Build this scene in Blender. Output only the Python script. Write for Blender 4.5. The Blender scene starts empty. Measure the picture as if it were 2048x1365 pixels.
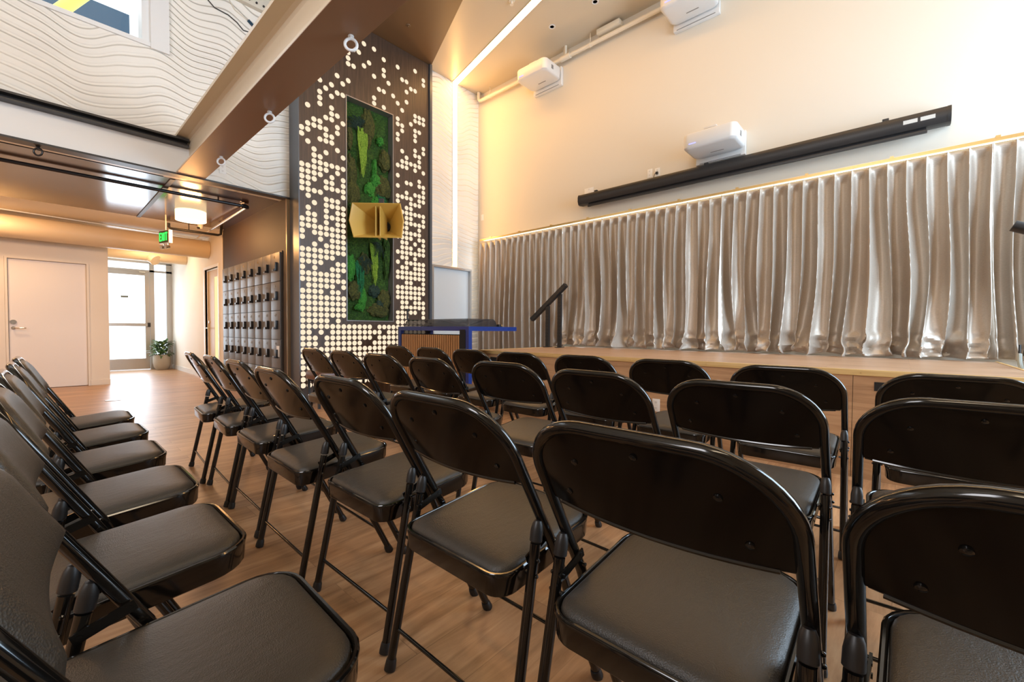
import bpy, bmesh, math, random
from mathutils import Vector, Matrix, noise
random.seed(7)
PI = math.pi
C = bpy.context.scene.collection
def V(*a): return Vector(a)

# ------------------------------------------------------------------ materials
def mat(name, col=(.8,.8,.8), rough=.5, metal=0.0, **kw):
    m = bpy.data.materials.new(name); m.use_nodes = True
    b = m.node_tree.nodes['Principled BSDF']
    b.inputs['Base Color'].default_value = (*col, 1)
    b.inputs['Roughness'].default_value = rough
    b.inputs['Metallic'].default_value = metal
    for k, v in kw.items():
        b.inputs[k].default_value = v
    return m
def nt(m): return m.node_tree.nodes, m.node_tree.links, m.node_tree.nodes['Principled BSDF']
def coords(m, scale=(1,1,1), rot=(0,0,0), kind='Object'):
    n, l, b = nt(m)
    t = n.new('ShaderNodeTexCoord'); mp = n.new('ShaderNodeMapping')
    mp.inputs['Scale'].default_value = scale; mp.inputs['Rotation'].default_value = rot
    l.new(t.outputs[kind], mp.inputs['Vector']); return mp.outputs['Vector']
def noise_tex(m, vec, scale=5, detail=4, rough=.55, dist=0):
    n, l, b = nt(m); t = n.new('ShaderNodeTexNoise')
    t.inputs['Scale'].default_value = scale; t.inputs['Detail'].default_value = detail
    t.inputs['Roughness'].default_value = rough; t.inputs['Distortion'].default_value = dist
    l.new(vec, t.inputs['Vector']); return t.outputs['Fac']
def ramp(m, fac, stops):
    n, l, b = nt(m); r = n.new('ShaderNodeValToRGB')
    e = r.color_ramp.elements
    while len(e) < len(stops): e.new(.5)
    for i, (p, c) in enumerate(stops): e[i].position = p; e[i].color = (*c, 1)
    l.new(fac, r.inputs['Fac']); return r.outputs['Color']
def bump(m, fac, strength=.3, dist=.01):
    n, l, b = nt(m); bp = n.new('ShaderNodeBump')
    bp.inputs['Strength'].default_value = strength; bp.inputs['Distance'].default_value = dist
    l.new(fac, bp.inputs['Height']); l.new(bp.outputs['Normal'], b.inputs['Normal'])
def emit(name, col, s):
    m = bpy.data.materials.new(name); m.use_nodes = True
    n = m.node_tree.nodes; l = m.node_tree.links; n.clear()
    e = n.new('ShaderNodeEmission'); o = n.new('ShaderNodeOutputMaterial')
    e.inputs['Color'].default_value = (*col, 1); e.inputs['Strength'].default_value = s
    l.new(e.outputs[0], o.inputs[0]); return m

def wood_mat(name, c1, c2, c3, plank_w=.18, plank_l=1.2, along='X', rough=.4, plane='XY', seam=.5, grain=9.0, spec=.5):
    """plank floor: brick layout along an axis, stretched grain, bumps at the seams"""
    m = mat(name, c1, rough); n, l, b = nt(m)
    b.inputs['Specular IOR Level'].default_value = spec
    t = n.new('ShaderNodeTexCoord'); sep = n.new('ShaderNodeSeparateXYZ'); l.new(t.outputs['Object'], sep.inputs[0])
    com = n.new('ShaderNodeCombineXYZ')
    A = {'X':0,'Y':1,'Z':2}
    other = [k for k in plane if k != along][0]
    l.new(sep.outputs[A[along]], com.inputs[0]); l.new(sep.outputs[A[other]], com.inputs[1])
    br = n.new('ShaderNodeTexBrick'); l.new(com.outputs[0], br.inputs['Vector'])
    br.inputs['Scale'].default_value = 1; br.inputs['Mortar Size'].default_value = .0016
    br.inputs['Mortar Smooth'].default_value = .3
    br.inputs['Brick Width'].default_value = plank_l; br.inputs['Row Height'].default_value = plank_w
    br.inputs['Color1'].default_value = (0,0,0,1); br.inputs['Color2'].default_value = (1,1,1,1)
    br.inputs['Mortar'].default_value = (.5,.5,.5,1); br.offset = .37
    mp = n.new('ShaderNodeMapping'); mp.inputs['Scale'].default_value = (1.0, grain, 1)
    l.new(com.outputs[0], mp.inputs['Vector'])
    add = n.new('ShaderNodeVectorMath'); add.operation = 'ADD'
    sc = n.new('ShaderNodeVectorMath'); sc.operation = 'SCALE'; sc.inputs['Scale'].default_value = 7.3
    l.new(br.outputs['Color'], sc.inputs[0]); l.new(mp.outputs[0], add.inputs[0]); l.new(sc.outputs[0], add.inputs[1])
    nz = n.new('ShaderNodeTexNoise'); nz.inputs['Scale'].default_value = 2.2; nz.inputs['Detail'].default_value = 7
    nz.inputs['Roughness'].default_value = .62; nz.inputs['Distortion'].default_value = .6
    l.new(add.outputs[0], nz.inputs['Vector'])
    mix = n.new('ShaderNodeMath'); mix.operation = 'MULTIPLY_ADD'
    l.new(br.outputs['Color'], mix.inputs[0]); mix.inputs[1].default_value = .16
    l.new(nz.outputs['Fac'], mix.inputs[2])
    r = n.new('ShaderNodeValToRGB'); e = r.color_ramp.elements; e.new(.5)
    e[0].position = .34; e[0].color = (*c1, 1); e[1].position = .56; e[1].color = (*c2, 1); e[2].position = .78; e[2].color = (*c3, 1)
    l.new(mix.outputs[0], r.inputs['Fac'])
    dk = n.new('ShaderNodeMixRGB'); dk.blend_type = 'MULTIPLY'; dk.inputs['Color2'].default_value = (.35,.28,.22,1)
    sm = n.new('ShaderNodeMath'); sm.operation = 'MULTIPLY'; sm.inputs[1].default_value = seam
    l.new(br.outputs['Fac'], sm.inputs[0]); l.new(sm.outputs[0], dk.inputs['Fac']); l.new(r.outputs['Color'], dk.inputs['Color1'])
    l.new(dk.outputs['Color'], b.inputs['Base Color'])
    bp = n.new('ShaderNodeBump'); bp.inputs['Strength'].default_value = .12; bp.inputs['Distance'].default_value = .004
    l.new(nz.outputs['Fac'], bp.inputs['Height']); l.new(bp.outputs['Normal'], b.inputs['Normal'])
    return m

M = {}
M['floor'] = wood_mat('vinyl plank floor', (.27,.14,.066), (.44,.25,.128), (.58,.36,.20), .18, 1.22, 'X', .36)
M['stage_top'] = wood_mat('stage deck planks', (.33,.20,.125), (.44,.285,.18), (.52,.35,.23), .13, 1.25, 'Y', .42)
M['stage_front'] = wood_mat('stage riser boards', (.36,.20,.10), (.50,.30,.16), (.58,.37,.21), .47, 3.4, 'Y', .5, plane='YZ', grain=14)
M['pine'] = mat('pine edge trim', (.66,.45,.19), .5)
c = ramp(M['pine'], noise_tex(M['pine'], coords(M['pine'], (6,.6,30)), 3, 5), [(.3,(.56,.36,.13)),(.7,(.74,.53,.24))]); nt(M['pine'])[1].new(c, nt(M['pine'])[2].inputs['Base Color'])
M['wall'] = mat('painted plaster wall', (.69,.64,.55), .75)
bump(M['wall'], noise_tex(M['wall'], coords(M['wall']), 90, 3), .05, .002)
M['wall_cool'] = mat('painted hall wall', (.82,.76,.67), .7)
M['ceiling'] = mat('cream satin ceiling', (.60,.53,.41), .33)
M['ceil_dark'] = mat('bronze brown soffit', (.17,.095,.042), .42)
M['ceil_low'] = mat('glossy brown ceiling', (.085,.047,.028), .17)
M['ceil_low'].node_tree.nodes['Principled BSDF'].inputs['Specular IOR Level'].default_value = .9
M['brown_paint'] = mat('brown beam paint', (.30,.175,.10), .38)
bump(M['brown_paint'], noise_tex(M['brown_paint'], coords(M['brown_paint'], (1,.35,1)), 14, 4), .08, .004)
M['cream_paint'] = mat('cream beam paint', (.64,.54,.40), .40)
M['white_paint'] = mat('white gloss paint', (.83,.84,.84), .35)
M['bronze'] = mat('bronze corner trim', (.30,.20,.11), .35, .6)
M['trim_dark'] = mat('dark grey steel trim', (.030,.029,.030), .4)
M['door_white'] = mat('white door leaf', (.84,.80,.77), .45)
M['alu'] = mat('brushed aluminium', (.50,.48,.46), .35, .7)
M['chrome'] = mat('chrome', (.7,.7,.7), .18, 1)
# wave panels: sweeping ridges with one sharp side each
w = M['wave'] = mat('white carved wave panels', (.90,.87,.80), .55)
n, l, b = nt(w)
vec = coords(w, (.9,1,1)); v2 = coords(w, (.95,1,.36)); nz = n.new('ShaderNodeTexNoise'); nz.inputs['Scale'].default_value = 1.5; nz.inputs['Detail'].default_value = .6
l.new(v2, nz.inputs['Vector'])
sep = n.new('ShaderNodeSeparateXYZ'); l.new(vec, sep.inputs[0])
ma = n.new('ShaderNodeMath'); ma.operation = 'MULTIPLY_ADD'; ma.inputs[1].default_value = .66
l.new(nz.outputs['Fac'], ma.inputs[0]); l.new(sep.outputs['Z'], ma.inputs[2])
ms = n.new('ShaderNodeMath'); ms.operation = 'MULTIPLY'; ms.inputs[1].default_value = 11.5; l.new(ma.outputs[0], ms.inputs[0])
fr = n.new('ShaderNodeMath'); fr.operation = 'FRACT'; l.new(ms.outputs[0], fr.inputs[0])
cr = n.new('ShaderNodeValToRGB'); e = cr.color_ramp.elements; e[0].position = 0; e[0].color = (1,1,1,1); e[1].position = 1; e[1].color = (1,1,1,1)
e2 = e.new(.16); e2.color = (.05,.05,.05,1); e3 = e.new(.45); e3.color = (.45,.45,.45,1); cr.color_ramp.interpolation = 'B_SPLINE'
l.new(fr.outputs[0], cr.inputs['Fac'])
vz = noise_tex(w, coords(w, (.8,1,1.6)), 1.6, 1)
mh = n.new('ShaderNodeMath'); mh.operation = 'MULTIPLY'; l.new(cr.outputs['Color'], mh.inputs[0]); l.new(vz, mh.inputs[1])
bump(w, mh.outputs[0], .9, .065)
# dark textured wallpaper
m = M['wallpaper'] = mat('brown woven wallpaper', (.050,.032,.021), .6)
bump(m, noise_tex(m, coords(m, (60,60,12)), 4, 3), .35, .004)
# dot panel wood
m = M['walnut'] = mat('dark walnut veneer', (.065,.04,.028), .42)
c = ramp(m, noise_tex(m, coords(m, (14,14,.7)), 3.2, 7, .6, .5), [(.3,(.040,.024,.017)),(.5,(.070,.043,.029)),(.75,(.115,.072,.047))])
nt(m)[1].new(c, nt(m)[2].inputs['Base Color'])
M['dot'] = emit('warm backlit dot', (1,.78,.56), .90)
M['led'] = emit('warm white light strip', (1,.53,.17), 28)
M['daylight_leak'] = emit('daylight leak glow', (1,.86,.62), 2.2)  # emission stands in for daylight leaking above the curtains
M['lamp_shade'] = emit('glowing drum shade', (1,.74,.42), 1.9)
M['lamp_diff'] = emit('lamp diffuser', (1,.88,.66), 7)
M['green_sign'] = emit('green exit letters', (.05,1,.1), 1.6)
M['blue_led'] = emit('blue indicator light', (.3,.3,1), 2.0)
M['frame_grey'] = mat('blue grey metal frame', (.10,.115,.14), .33, .4)
M['moss_frame'] = mat('silver moss frame', (.28,.27,.27), .35, .6)
# chair
M['black_gloss'] = mat('black gloss powder coat', (.005,.0045,.004), .11)
M['black_gloss'].node_tree.nodes['Principled BSDF'].inputs['Specular IOR Level'].default_value = .62
M['black_panel'] = mat('black gloss back panel', (.004,.0032,.0028), .12, 0, **{'Specular IOR Level': .22})
m = M['vinyl'] = mat('black brown vinyl', (.030,.026,.021), .45)
nt(m)[2].inputs['Specular IOR Level'].default_value = .55
n, l, b = nt(m); vc = coords(m); vo = n.new('ShaderNodeTexVoronoi'); vo.inputs['Scale'].default_value = 420; l.new(vc, vo.inputs['Vector'])
cre = noise_tex(m, coords(m, (1,2.2,1)), 30, 6, .6, .3)
mm = n.new('ShaderNodeMath'); mm.operation = 'MULTIPLY_ADD'; mm.inputs[1].default_value = .35; l.new(vo.outputs['Distance'], mm.inputs[0]); l.new(cre, mm.inputs[2])
bump(m, mm.outputs[0], .30, .005)
M['rubber'] = mat('dark rubber', (.013,.012,.012), .42)
M['steel'] = mat('zinc rivet', (.45,.43,.40), .3, 1)
# curtain fabric
m = M['curtain'] = mat('silver taupe satin', (.45,.40,.34), .42, .34)
b = nt(m)[2]; b.inputs['Sheen Weight'].default_value = .25; b.inputs['Sheen Roughness'].default_value = .4
b.inputs['Anisotropic'].default_value = .3
c = ramp(m, noise_tex(m, coords(m, (30,30,260)), 2, 3, .6), [(.3,(.41,.355,.295)),(.7,(.53,.47,.405))]); nt(m)[1].new(c, b.inputs['Base Color'])
bump(m, noise_tex(m, coords(m, (30,30,300)), 2, 3), .12, .002)
M['lining'] = mat('white curtain lining', (.75,.74,.70), .8)
M['proj'] = mat('white projector plastic', (.68,.68,.67), .35)
M['proj_dark'] = mat('projector vent grey', (.22,.21,.20), .6)
M['screen_black'] = mat('black aluminium housing', (.018,.018,.019), .38)
M['pipe_white'] = mat('cream painted pipe', (.76,.70,.58), .45)
M['pipe_black'] = mat('black painted pipe', (.02,.02,.022), .28)
M['plate'] = mat('white outlet plate', (.82,.81,.78), .4)
M['hole'] = mat('dark recess', (.01,.01,.01), .8)
m = M['duct'] = mat('cream painted duct', (.70,.56,.38), .45)
n, l, b = nt(m); t = n.new('ShaderNodeTexWave'); t.inputs['Scale'].default_value = 2.2; t.bands_direction = 'X'; t.wave_profile = 'SAW'
l.new(coords(m, (1,.25,.25)), t.inputs['Vector']); bump(m, t.outputs['Fac'], .25, .004)
m = M['horn'] = mat('yellow fibreglass', (.62,.40,.085), .38)
m = M['locker'] = mat('grey locker laminate', (.115,.112,.11), .40)
M['locker_b'] = mat('taupe locker laminate', (.085,.075,.065), .42)
M['locker_body'] = mat('locker carcass', (.03,.028,.027), .5)
M['gold'] = mat('brass number', (.75,.52,.22), .3, .8)
M['blue'] = mat('blue powder coat', (.004,.028,.19), .35)
M['slat'] = mat('oak slats', (.42,.20,.075), .5)
c = ramp(M['slat'], noise_tex(M['slat'], coords(M['slat'], (20,20,1.2)), 3, 6), [(.3,(.33,.15,.055)),(.7,(.52,.27,.11))]); nt(M['slat'])[1].new(c, nt(M['slat'])[2].inputs['Base Color'])
M['felt'] = mat('black felt', (.012,.010,.010), .9)
M['acrylic'] = mat('smoked acrylic', (.03,.03,.035), .06, 0, Alpha=.72)
M['leather'] = mat('brown leather', (.115,.040,.018), .32)
M['pot'] = mat('beige stone pot', (.40,.35,.28), .8)
bump(M['pot'], noise_tex(M['pot'], coords(M['pot']), 60, 4), .3, .004)
m = M['leaf'] = mat('variegated leaf', (.06,.13,.03), .45)
c = ramp(m, noise_tex(m, coords(m), 22, 3), [(.42,(.03,.085,.02)),(.58,(.10,.19,.05)),(.66,(.42,.45,.22))]); nt(m)[1].new(c, nt(m)[2].inputs['Base Color'])
M['soil'] = mat('potting soil', (.03,.02,.012), .9)
M['glass'] = mat('clear glass', (1,1,1), .02, 0)
n, l, b = nt(M['glass']); tr = n.new('ShaderNodeBsdfTransparent'); gl = n.new('ShaderNodeBsdfGlossy'); gl.inputs['Roughness'].default_value = .03
mx = n.new('ShaderNodeMixShader'); mx.inputs[0].default_value = .06; l.new(tr.outputs[0], mx.inputs[1]); l.new(gl.outputs[0], mx.inputs[2])
l.new(mx.outputs[0], n['Material Output'].inputs['Surface'])
M['honey_glass'] = emit('lit room behind yellow glass', (1,.80,.40), .95)
M['wood_door'] = mat('honey wood door', (.62,.42,.19), .45)
M['bldg'] = mat('dark blue cladding', (.015,.055,.10), .4)
M['yellow'] = mat('yellow painted tube', (.75,.66,.12), .5)
M['cable_black'] = mat('black cable', (.015,.015,.015), .5)
M['cable_grey'] = mat('grey cable', (.34,.36,.33), .5)
M['cable_blue'] = mat('blue cable', (.02,.12,.28), .5)
M['cable_yellow'] = mat('yellow cable', (.6,.42,.05), .5)
M['red'] = mat('red plug', (.6,.05,.03), .4)
M['sticker'] = mat('silver sticker', (.55,.55,.52), .4)
M['notice'] = mat('grey door notice', (.16,.16,.12), .5)
def moss_mat(name, a, b_, c_, sc=40):
    m = mat(name, a, .85); v = coords(m)
    f = noise_tex(m, v, sc, 6, .7)
    c = ramp(m, f, [(.32,a),(.5,b_),(.7,c_)]); nt(m)[1].new(c, nt(m)[2].inputs['Base Color'])
    bump(m, f, .9, .02); return m
M['moss'] = moss_mat('deep green moss', (.006,.022,.003), (.022,.075,.006), (.07,.16,.015))
M['moss_b'] = moss_mat('olive moss', (.012,.016,.003), (.05,.06,.010), (.12,.12,.02))
M['moss_c'] = moss_mat('bright reindeer moss', (.01,.09,.01), (.03,.22,.02), (.08,.36,.05), 60)
M['amaranth'] = moss_mat('lime hanging strands', (.09,.20,.01), (.20,.36,.03), (.34,.50,.07), 60)
M['emerald'] = moss_mat('emerald fern strands', (.003,.06,.02), (.008,.14,.05), (.02,.24,.09), 60)
M['fern_dark'] = moss_mat('dark blue green fern', (.005,.018,.014), (.012,.04,.03), (.03,.08,.05), 60)

# ------------------------------------------------------------------ mesh helpers
def box(bm, x0, x1, y0, y1, z0, z1, mi=0, bev=0):
    vs = [bm.verts.new((x, y, z)) for x in (x0, x1) for y in (y0, y1) for z in (z0, z1)]
    fs = [bm.faces.new([vs[i] for i in q]) for q in ((0,1,3,2),(4,6,7,5),(0,4,5,1),(2,3,7,6),(0,2,6,4),(1,5,7,3))]
    for f in fs: f.material_index = mi
    if bev:
        es = list({e for f in fs for e in f.edges})
        r = bmesh.ops.bevel(bm, geom=es, offset=bev, segments=2, affect='EDGES', profile=.6)
        for f in r['faces']: f.material_index = mi; f.smooth = True
    return vs
def obox(bm, c, ax, ay, az, s, mi=0):
    """oriented box: centre, three axes, half sizes"""
    vs = [bm.verts.new(c + ax*(i*s[0]) + ay*(j*s[1]) + az*(k*s[2])) for i in (-1,1) for j in (-1,1) for k in (-1,1)]
    for q in ((0,1,3,2),(4,6,7,5),(0,4,5,1),(2,3,7,6),(0,2,6,4),(1,5,7,3)):
        f = bm.faces.new([vs[i] for i in q]); f.material_index = mi
def tube(bm, pts, r, n=12, cap=True, mi=0, closed=False):
    pts = [Vector(p) for p in pts]; N = len(pts)
    rad = r if isinstance(r, (list, tuple)) else [r]*N
    rings = []; up = None
    for i, p in enumerate(pts):
        a = pts[(i-1) % N] if (i or closed) else p; b = pts[(i+1) % N] if (i < N-1 or closed) else p
        t = (b-a).normalized()
        if up is None:
            up = Vector((0,0,1)) if abs(t.z) < .9 else Vector((1,0,0))
        u = (up - t*up.dot(t)).normalized(); w_ = t.cross(u); up = u
        rings.append([bm.verts.new(p + (u*math.cos(2*PI*k/n) + w_*math.sin(2*PI*k/n))*rad[i]) for k in range(n)])
    m_ = N if closed else N-1
    for i in range(m_):
        A, B = rings[i], rings[(i+1) % N]
        for k in range(n):
            f = bm.faces.new((A[k], A[(k+1)%n], B[(k+1)%n], B[k])); f.material_index = mi; f.smooth = True
    if cap and not closed:
        for R_, s in ((rings[0], -1), (rings[-1], 1)):
            f = bm.faces.new(R_ if s > 0 else R_[::-1]); f.material_index = mi
def lathe(bm, prof, cx=0, cy=0, n=32, mi=0, cap=True):
    rings = [[bm.verts.new((cx+r*math.cos(2*PI*k/n), cy+r*math.sin(2*PI*k/n), z)) for k in range(n)] for r, z in prof]
    for A, B in zip(rings, rings[1:]):
        for k in range(n):
            f = bm.faces.new((A[k], A[(k+1)%n], B[(k+1)%n], B[k])); f.material_index = mi; f.smooth = True
    if cap:
        bm.faces.new(rings[0][::-1]).material_index = mi; bm.faces.new(rings[-1]).material_index = mi
def prism(bm, pts, z0, z1, mi=0):
    a = [bm.verts.new((x, y, z0)) for x, y in pts]; b = [bm.verts.new((x, y, z1)) for x, y in pts]
    bm.faces.new(a[::-1]).material_index = mi; bm.faces.new(b).material_index = mi
    for i in range(len(pts)):
        j = (i+1) % len(pts); bm.faces.new((a[i], a[j], b[j], b[i])).material_index = mi
def polyface(bm, pts, mi=0):
    f = bm.faces.new([bm.verts.new(p) for p in pts]); f.material_index = mi; return f
def loft(bm, rings, mi=0, cap0=True, cap1=True, smooth=True):
    R_ = [[bm.verts.new(p) for p in r] for r in rings]; n = len(R_[0])
    for A, B in zip(R_, R_[1:]):
        for k in range(n):
            f = bm.faces.new((A[k], A[(k+1)%n], B[(k+1)%n], B[k])); f.material_index = mi; f.smooth = smooth
    if cap0: bm.faces.new(R_[0][::-1]).material_index = mi
    if cap1: bm.faces.new(R_[-1]).material_index = mi
def rrect(x0, x1, y0, y1, r, n=5, cham=None):
    """rounded rectangle outline, counter-clockwise"""
    out = []
    for cx, cy, a0 in ((x1-r, y1-r, 0), (x0+r, y1-r, 90), (x0+r, y0+r, 180), (x1-r, y0+r, 270)):
        for k in range(n+1):
            a = math.radians(a0 + 90*k/n); out.append((cx+r*math.cos(a), cy+r*math.sin(a)))
    return out
def grid(bm, nu, nv, fn, mi=0, smooth=True):
    vs = [[bm.verts.new(fn(i/nu, j/nv)) for j in range(nv+1)] for i in range(nu+1)]
    for i in range(nu):
        for j in range(nv):
            f = bm.faces.new((vs[i][j], vs[i+1][j], vs[i+1][j+1], vs[i][j+1])); f.smooth = smooth; f.material_index = mi
    return vs
def obj(name, bm, ms, parent=None, fix=True, angle=40):
    me = bpy.data.meshes.new(name)
    if fix: bmesh.ops.recalc_face_normals(bm, faces=bm.faces)
    bm.to_mesh(me); bm.free()
    for m_ in (ms if isinstance(ms, (list, tuple)) else [ms]): me.materials.append(M[m_] if isinstance(m_, str) else m_)
    me.set_sharp_from_angle(angle=math.radians(angle))
    o = bpy.data.objects.new(name, me); C.objects.link(o)
    if parent: o.parent = parent
    return o
def B_(): return bmesh.new()
def mk(name, fn, ms, parent=None, **k):
    bm = B_(); fn(bm); return obj(name, bm, ms, parent, **k)
def tag(o, label, cat, group=None):
    o['label'] = label; o['category'] = cat
    if group: o['group'] = group
    return o
def thing(name, label, cat, loc=(0,0,0), rz=0, group=None):
    o = bpy.data.objects.new(name, None); C.objects.link(o); o.location = loc; o.rotation_euler = (0,0,rz)
    o.empty_display_size = .1
    return tag(o, label, cat, group)
def struct(name, fn, ms, parent=None, **k):
    o = mk(name, fn, ms, parent, **k)
    if not parent: o['kind'] = 'structure'
    return o
def copy_tree(o, parent=None):
    kids = list(o.children)
    c = o.copy(); C.objects.link(c)
    if parent: c.parent = parent
    for k in kids: copy_tree(k, c)
    return c

# ------------------------------------------------------------------ room shell
YF, XW, YP, XL = 6.1, 5.75, 5.8, 2.25      # far wall, curtain wall, dot panel front, hall wall
XB, YB, ZC = -3.6, -2.7, 5.485
def fl(bm):
    polyface(bm, [(XB,YB,0),(XW+.2,YB,0),(XW+.2,YF+.2,0),(XL+.2,YF+.2,0),(XL+.2,13.6,0),(XB,13.6,0)])
struct('floor', fl, 'floor')
# curtain wall with the long window behind the curtains
def wr(bm):
    box(bm, XW, XW+.18, YB, YF, 2.66, ZC); box(bm, XW, XW+.18, YB, YF, 0, .80)
    box(bm, XW, XW+.18, 5.85, YF, .80, 2.66); box(bm, XW, XW+.18, YB, -1.3, .80, 2.66)
struct('wall_right', wr, 'wall')
win2 = struct('window_2', lambda bm: [box(bm, XW+.02, XW+.10, y-.03, y+.03, .80, 2.66) for y in (-1.27,.4,2.2,4.0,5.82)] + [box(bm, XW+.02, XW+.10, -1.3, 5.85, z-.02, z+.02) for z in (.82, 2.64)], 'white_paint')
mk('glass_pane', lambda bm: box(bm, XW+.055, XW+.060, -1.27, 5.82, .84, 2.62), 'glass', win2)
# far wall with wave panels and white door opening
DX0, DX1, DZ = 4.672, 5.578, 2.145
def wf(bm):
    for x0,x1,z0,z1 in ((4.30,DX0,0,DZ),(DX1,XW,0,DZ),(4.30,XW,DZ,ZC),(2.25,4.30,2.745,ZC)):
        box(bm, x0, x1, YF, YF+.2, z0, z1)
struct('wall_far', wf, 'wave')
def wfl(bm):   # upper facade left, with window hole
    box(bm, 1.0, 2.25, YF, YF+.25, 2.745, 4.07); box(bm, XB, 1.0, YF, YF+.25, 3.12, 4.07)
    box(bm, .87, 2.25, YF, YF+.25, 4.07, ZC); box(bm, XB, -1.6, YF, YF+.25, 4.07, ZC); box(bm, -1.6, .87, YF, YF+.25, 5.25, ZC)
struct('wall_front', wfl, 'wave')
struct('trim_1', lambda bm: box(bm, XB, 1.20, YF-.012, YF+.2, 2.742, 3.05), 'white_paint')         # pale fascia
struct('trim_2', lambda bm: (box(bm, XB, 1.18, YF-.11, YF+.05, 3.105, 3.125), box(bm, XB, 1.18, YF-.03, YF+.05, 3.05, 3.105), box(bm, XB, 1.18, YF-.11, YF+.05, 3.045, 3.06)), 'trim_dark')
struct('trim_3', lambda bm: box(bm, XB, XL+.03, YF-.035, YF+.10, 2.728, 2.747), 'trim_dark')       # lip under the fascia
w1 = struct('window_1', lambda bm: (box(bm, .87, 1.03, YF-.03, YF+.02, 4.03, 5.3), box(bm, .80, .87, YF, YF+.25, 4.07, 5.25), box(bm, -1.6, .87, YF-.02, YF+.20, 4.045, 4.09), box(bm, -1.6, .87, YF+.0, YF+.25, 5.22, 5.26), box(bm, -1.62, -1.55, YF, YF+.25, 4.07, 5.25)), 'white_paint')
mk('glass_pane', lambda bm: box(bm, -1.55, .80, YF+.12, YF+.126, 4.085, 5.22), 'glass', w1)
# hall
def wh(bm):
    box(bm, XL, XL+.05, YF, 9.03, 0, 2.75)
struct('wall_locker', wh, 'wallpaper')
def wh2(bm):
    box(bm, XL-.01, XL+.2, 9.03, 9.29, 0, 2.76); box(bm, XL-.01, XL+.2, 10.23, 13.55, 0, 2.76); box(bm, XL-.01, XL+.2, 9.29, 10.23, 2.14, 2.76)
struct('wall_hall', wh2, 'wall_cool')
struct('trim_4', lambda bm: box(bm, XL-.005, 2.287, YF-.012, YF+.012, 0, 2.745), 'bronze')     # end of the locker wall
def wd(bm):
    box(bm, XB, -.335, 10.33, 10.5, 0, 2.76); box(bm, .59, .846, 10.33, 10.5, 0, 2.76); box(bm, -.335, .59, 10.33, 10.5, 2.10, 2.76)
    box(bm, .70, .846, 10.5, 13.5, 0, 2.76)
struct('wall_left', wd, 'wall_cool')
struct('wall_west', lambda bm: box(bm, XB-.1, XB, YB, 13.6, 0, ZC), 'wall')
# back wall (behind the camera) with tall windows
def wb(bm):
    box(bm, -2.6, 2.6, YB-.15, YB, .5, 4.2)
    box(bm, XB, XW+.18, YB-.15, YB, 0, .5); box(bm, XB, XW+.18, YB-.15, YB, 4.2, ZC)
    for x0, x1 in ((XB,-2.6),(2.6,2.62),(5.4,XW+.18)): box(bm, x0, x1, YB-.15, YB, .5, 4.2)
struct('wall_back', wb, 'wall')
w3 = struct('window_3', lambda bm: [box(bm, x-.03, x+.03, YB-.1, YB-.03, .5, 4.2) for x in (2.65,4.0,5.37)] + [box(bm, 2.62, 5.4, YB-.1, YB-.03, z-.03, z+.03) for z in (.53,2.4,4.17)], 'white_paint')
mk('glass_pane', lambda bm: box(bm, 2.62, 5.4, YB-.07, YB-.065, .5, 4.2), 'glass', w3)
struct('baseboard_hall', lambda bm: (box(bm, XL-.022, XL-.01, 10.26, 13.35, 0, .10)), 'white_paint')
struct('baseboard_left', lambda bm: (box(bm, .60, .85, 10.318, 10.33, 0, .09)), 'wall_cool')
# ceilings
struct('ceiling', lambda bm: box(bm, XB, XW+.2, YB, YF+.2, ZC, ZC+.1), 'ceiling')
struct('ceiling_soffit', lambda bm: prism(bm, [(4.395,YF),(4.395,5.79),(2.42,.92),(.95,-2.7),(.9,-2.7),(.9,YF)], 5.33, ZC), 'ceil_dark')
struct('ceiling_low', lambda bm: box(bm, XB, XL, YF+.02, 8.93, 2.75, 2.85), 'ceil_low')
struct('ceiling_hall', lambda bm: box(bm, XB, XL+.2, 8.93, 13.55, 2.75, 2.85), 'wall_cool')
struct('trim_5', lambda bm: box(bm, 1.07, 1.115, 6.36, 8.93, 2.738, 2.752), 'trim_dark')
struct('trim_6', lambda bm: box(bm, XB, XL, 6.34, 6.352, 2.744, 2.752), 'trim_dark')
struct('light_line_strip', lambda bm: prism(bm, [(-.4,9.86),(2.2,10.22),(2.2,10.29),(-.4,9.93)], 2.735, 2.752), 'white_paint')  # white strip put in for a bright line of light by the duct
# steel beam
bm = B_()
bx0, bx1, by0, by1 = 1.07, 1.338, YB, YF+.02
box(bm, bx0, bx1, by0, by1, 2.738, 2.744, 1)
box(bm, bx0, bx1, by0, by1, 2.744, 2.762); box(bm, bx0, bx1, by0, by1, 3.145, 3.175)
box(bm, 1.196, 1.212, by0, by1, 2.762, 3.145)
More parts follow.
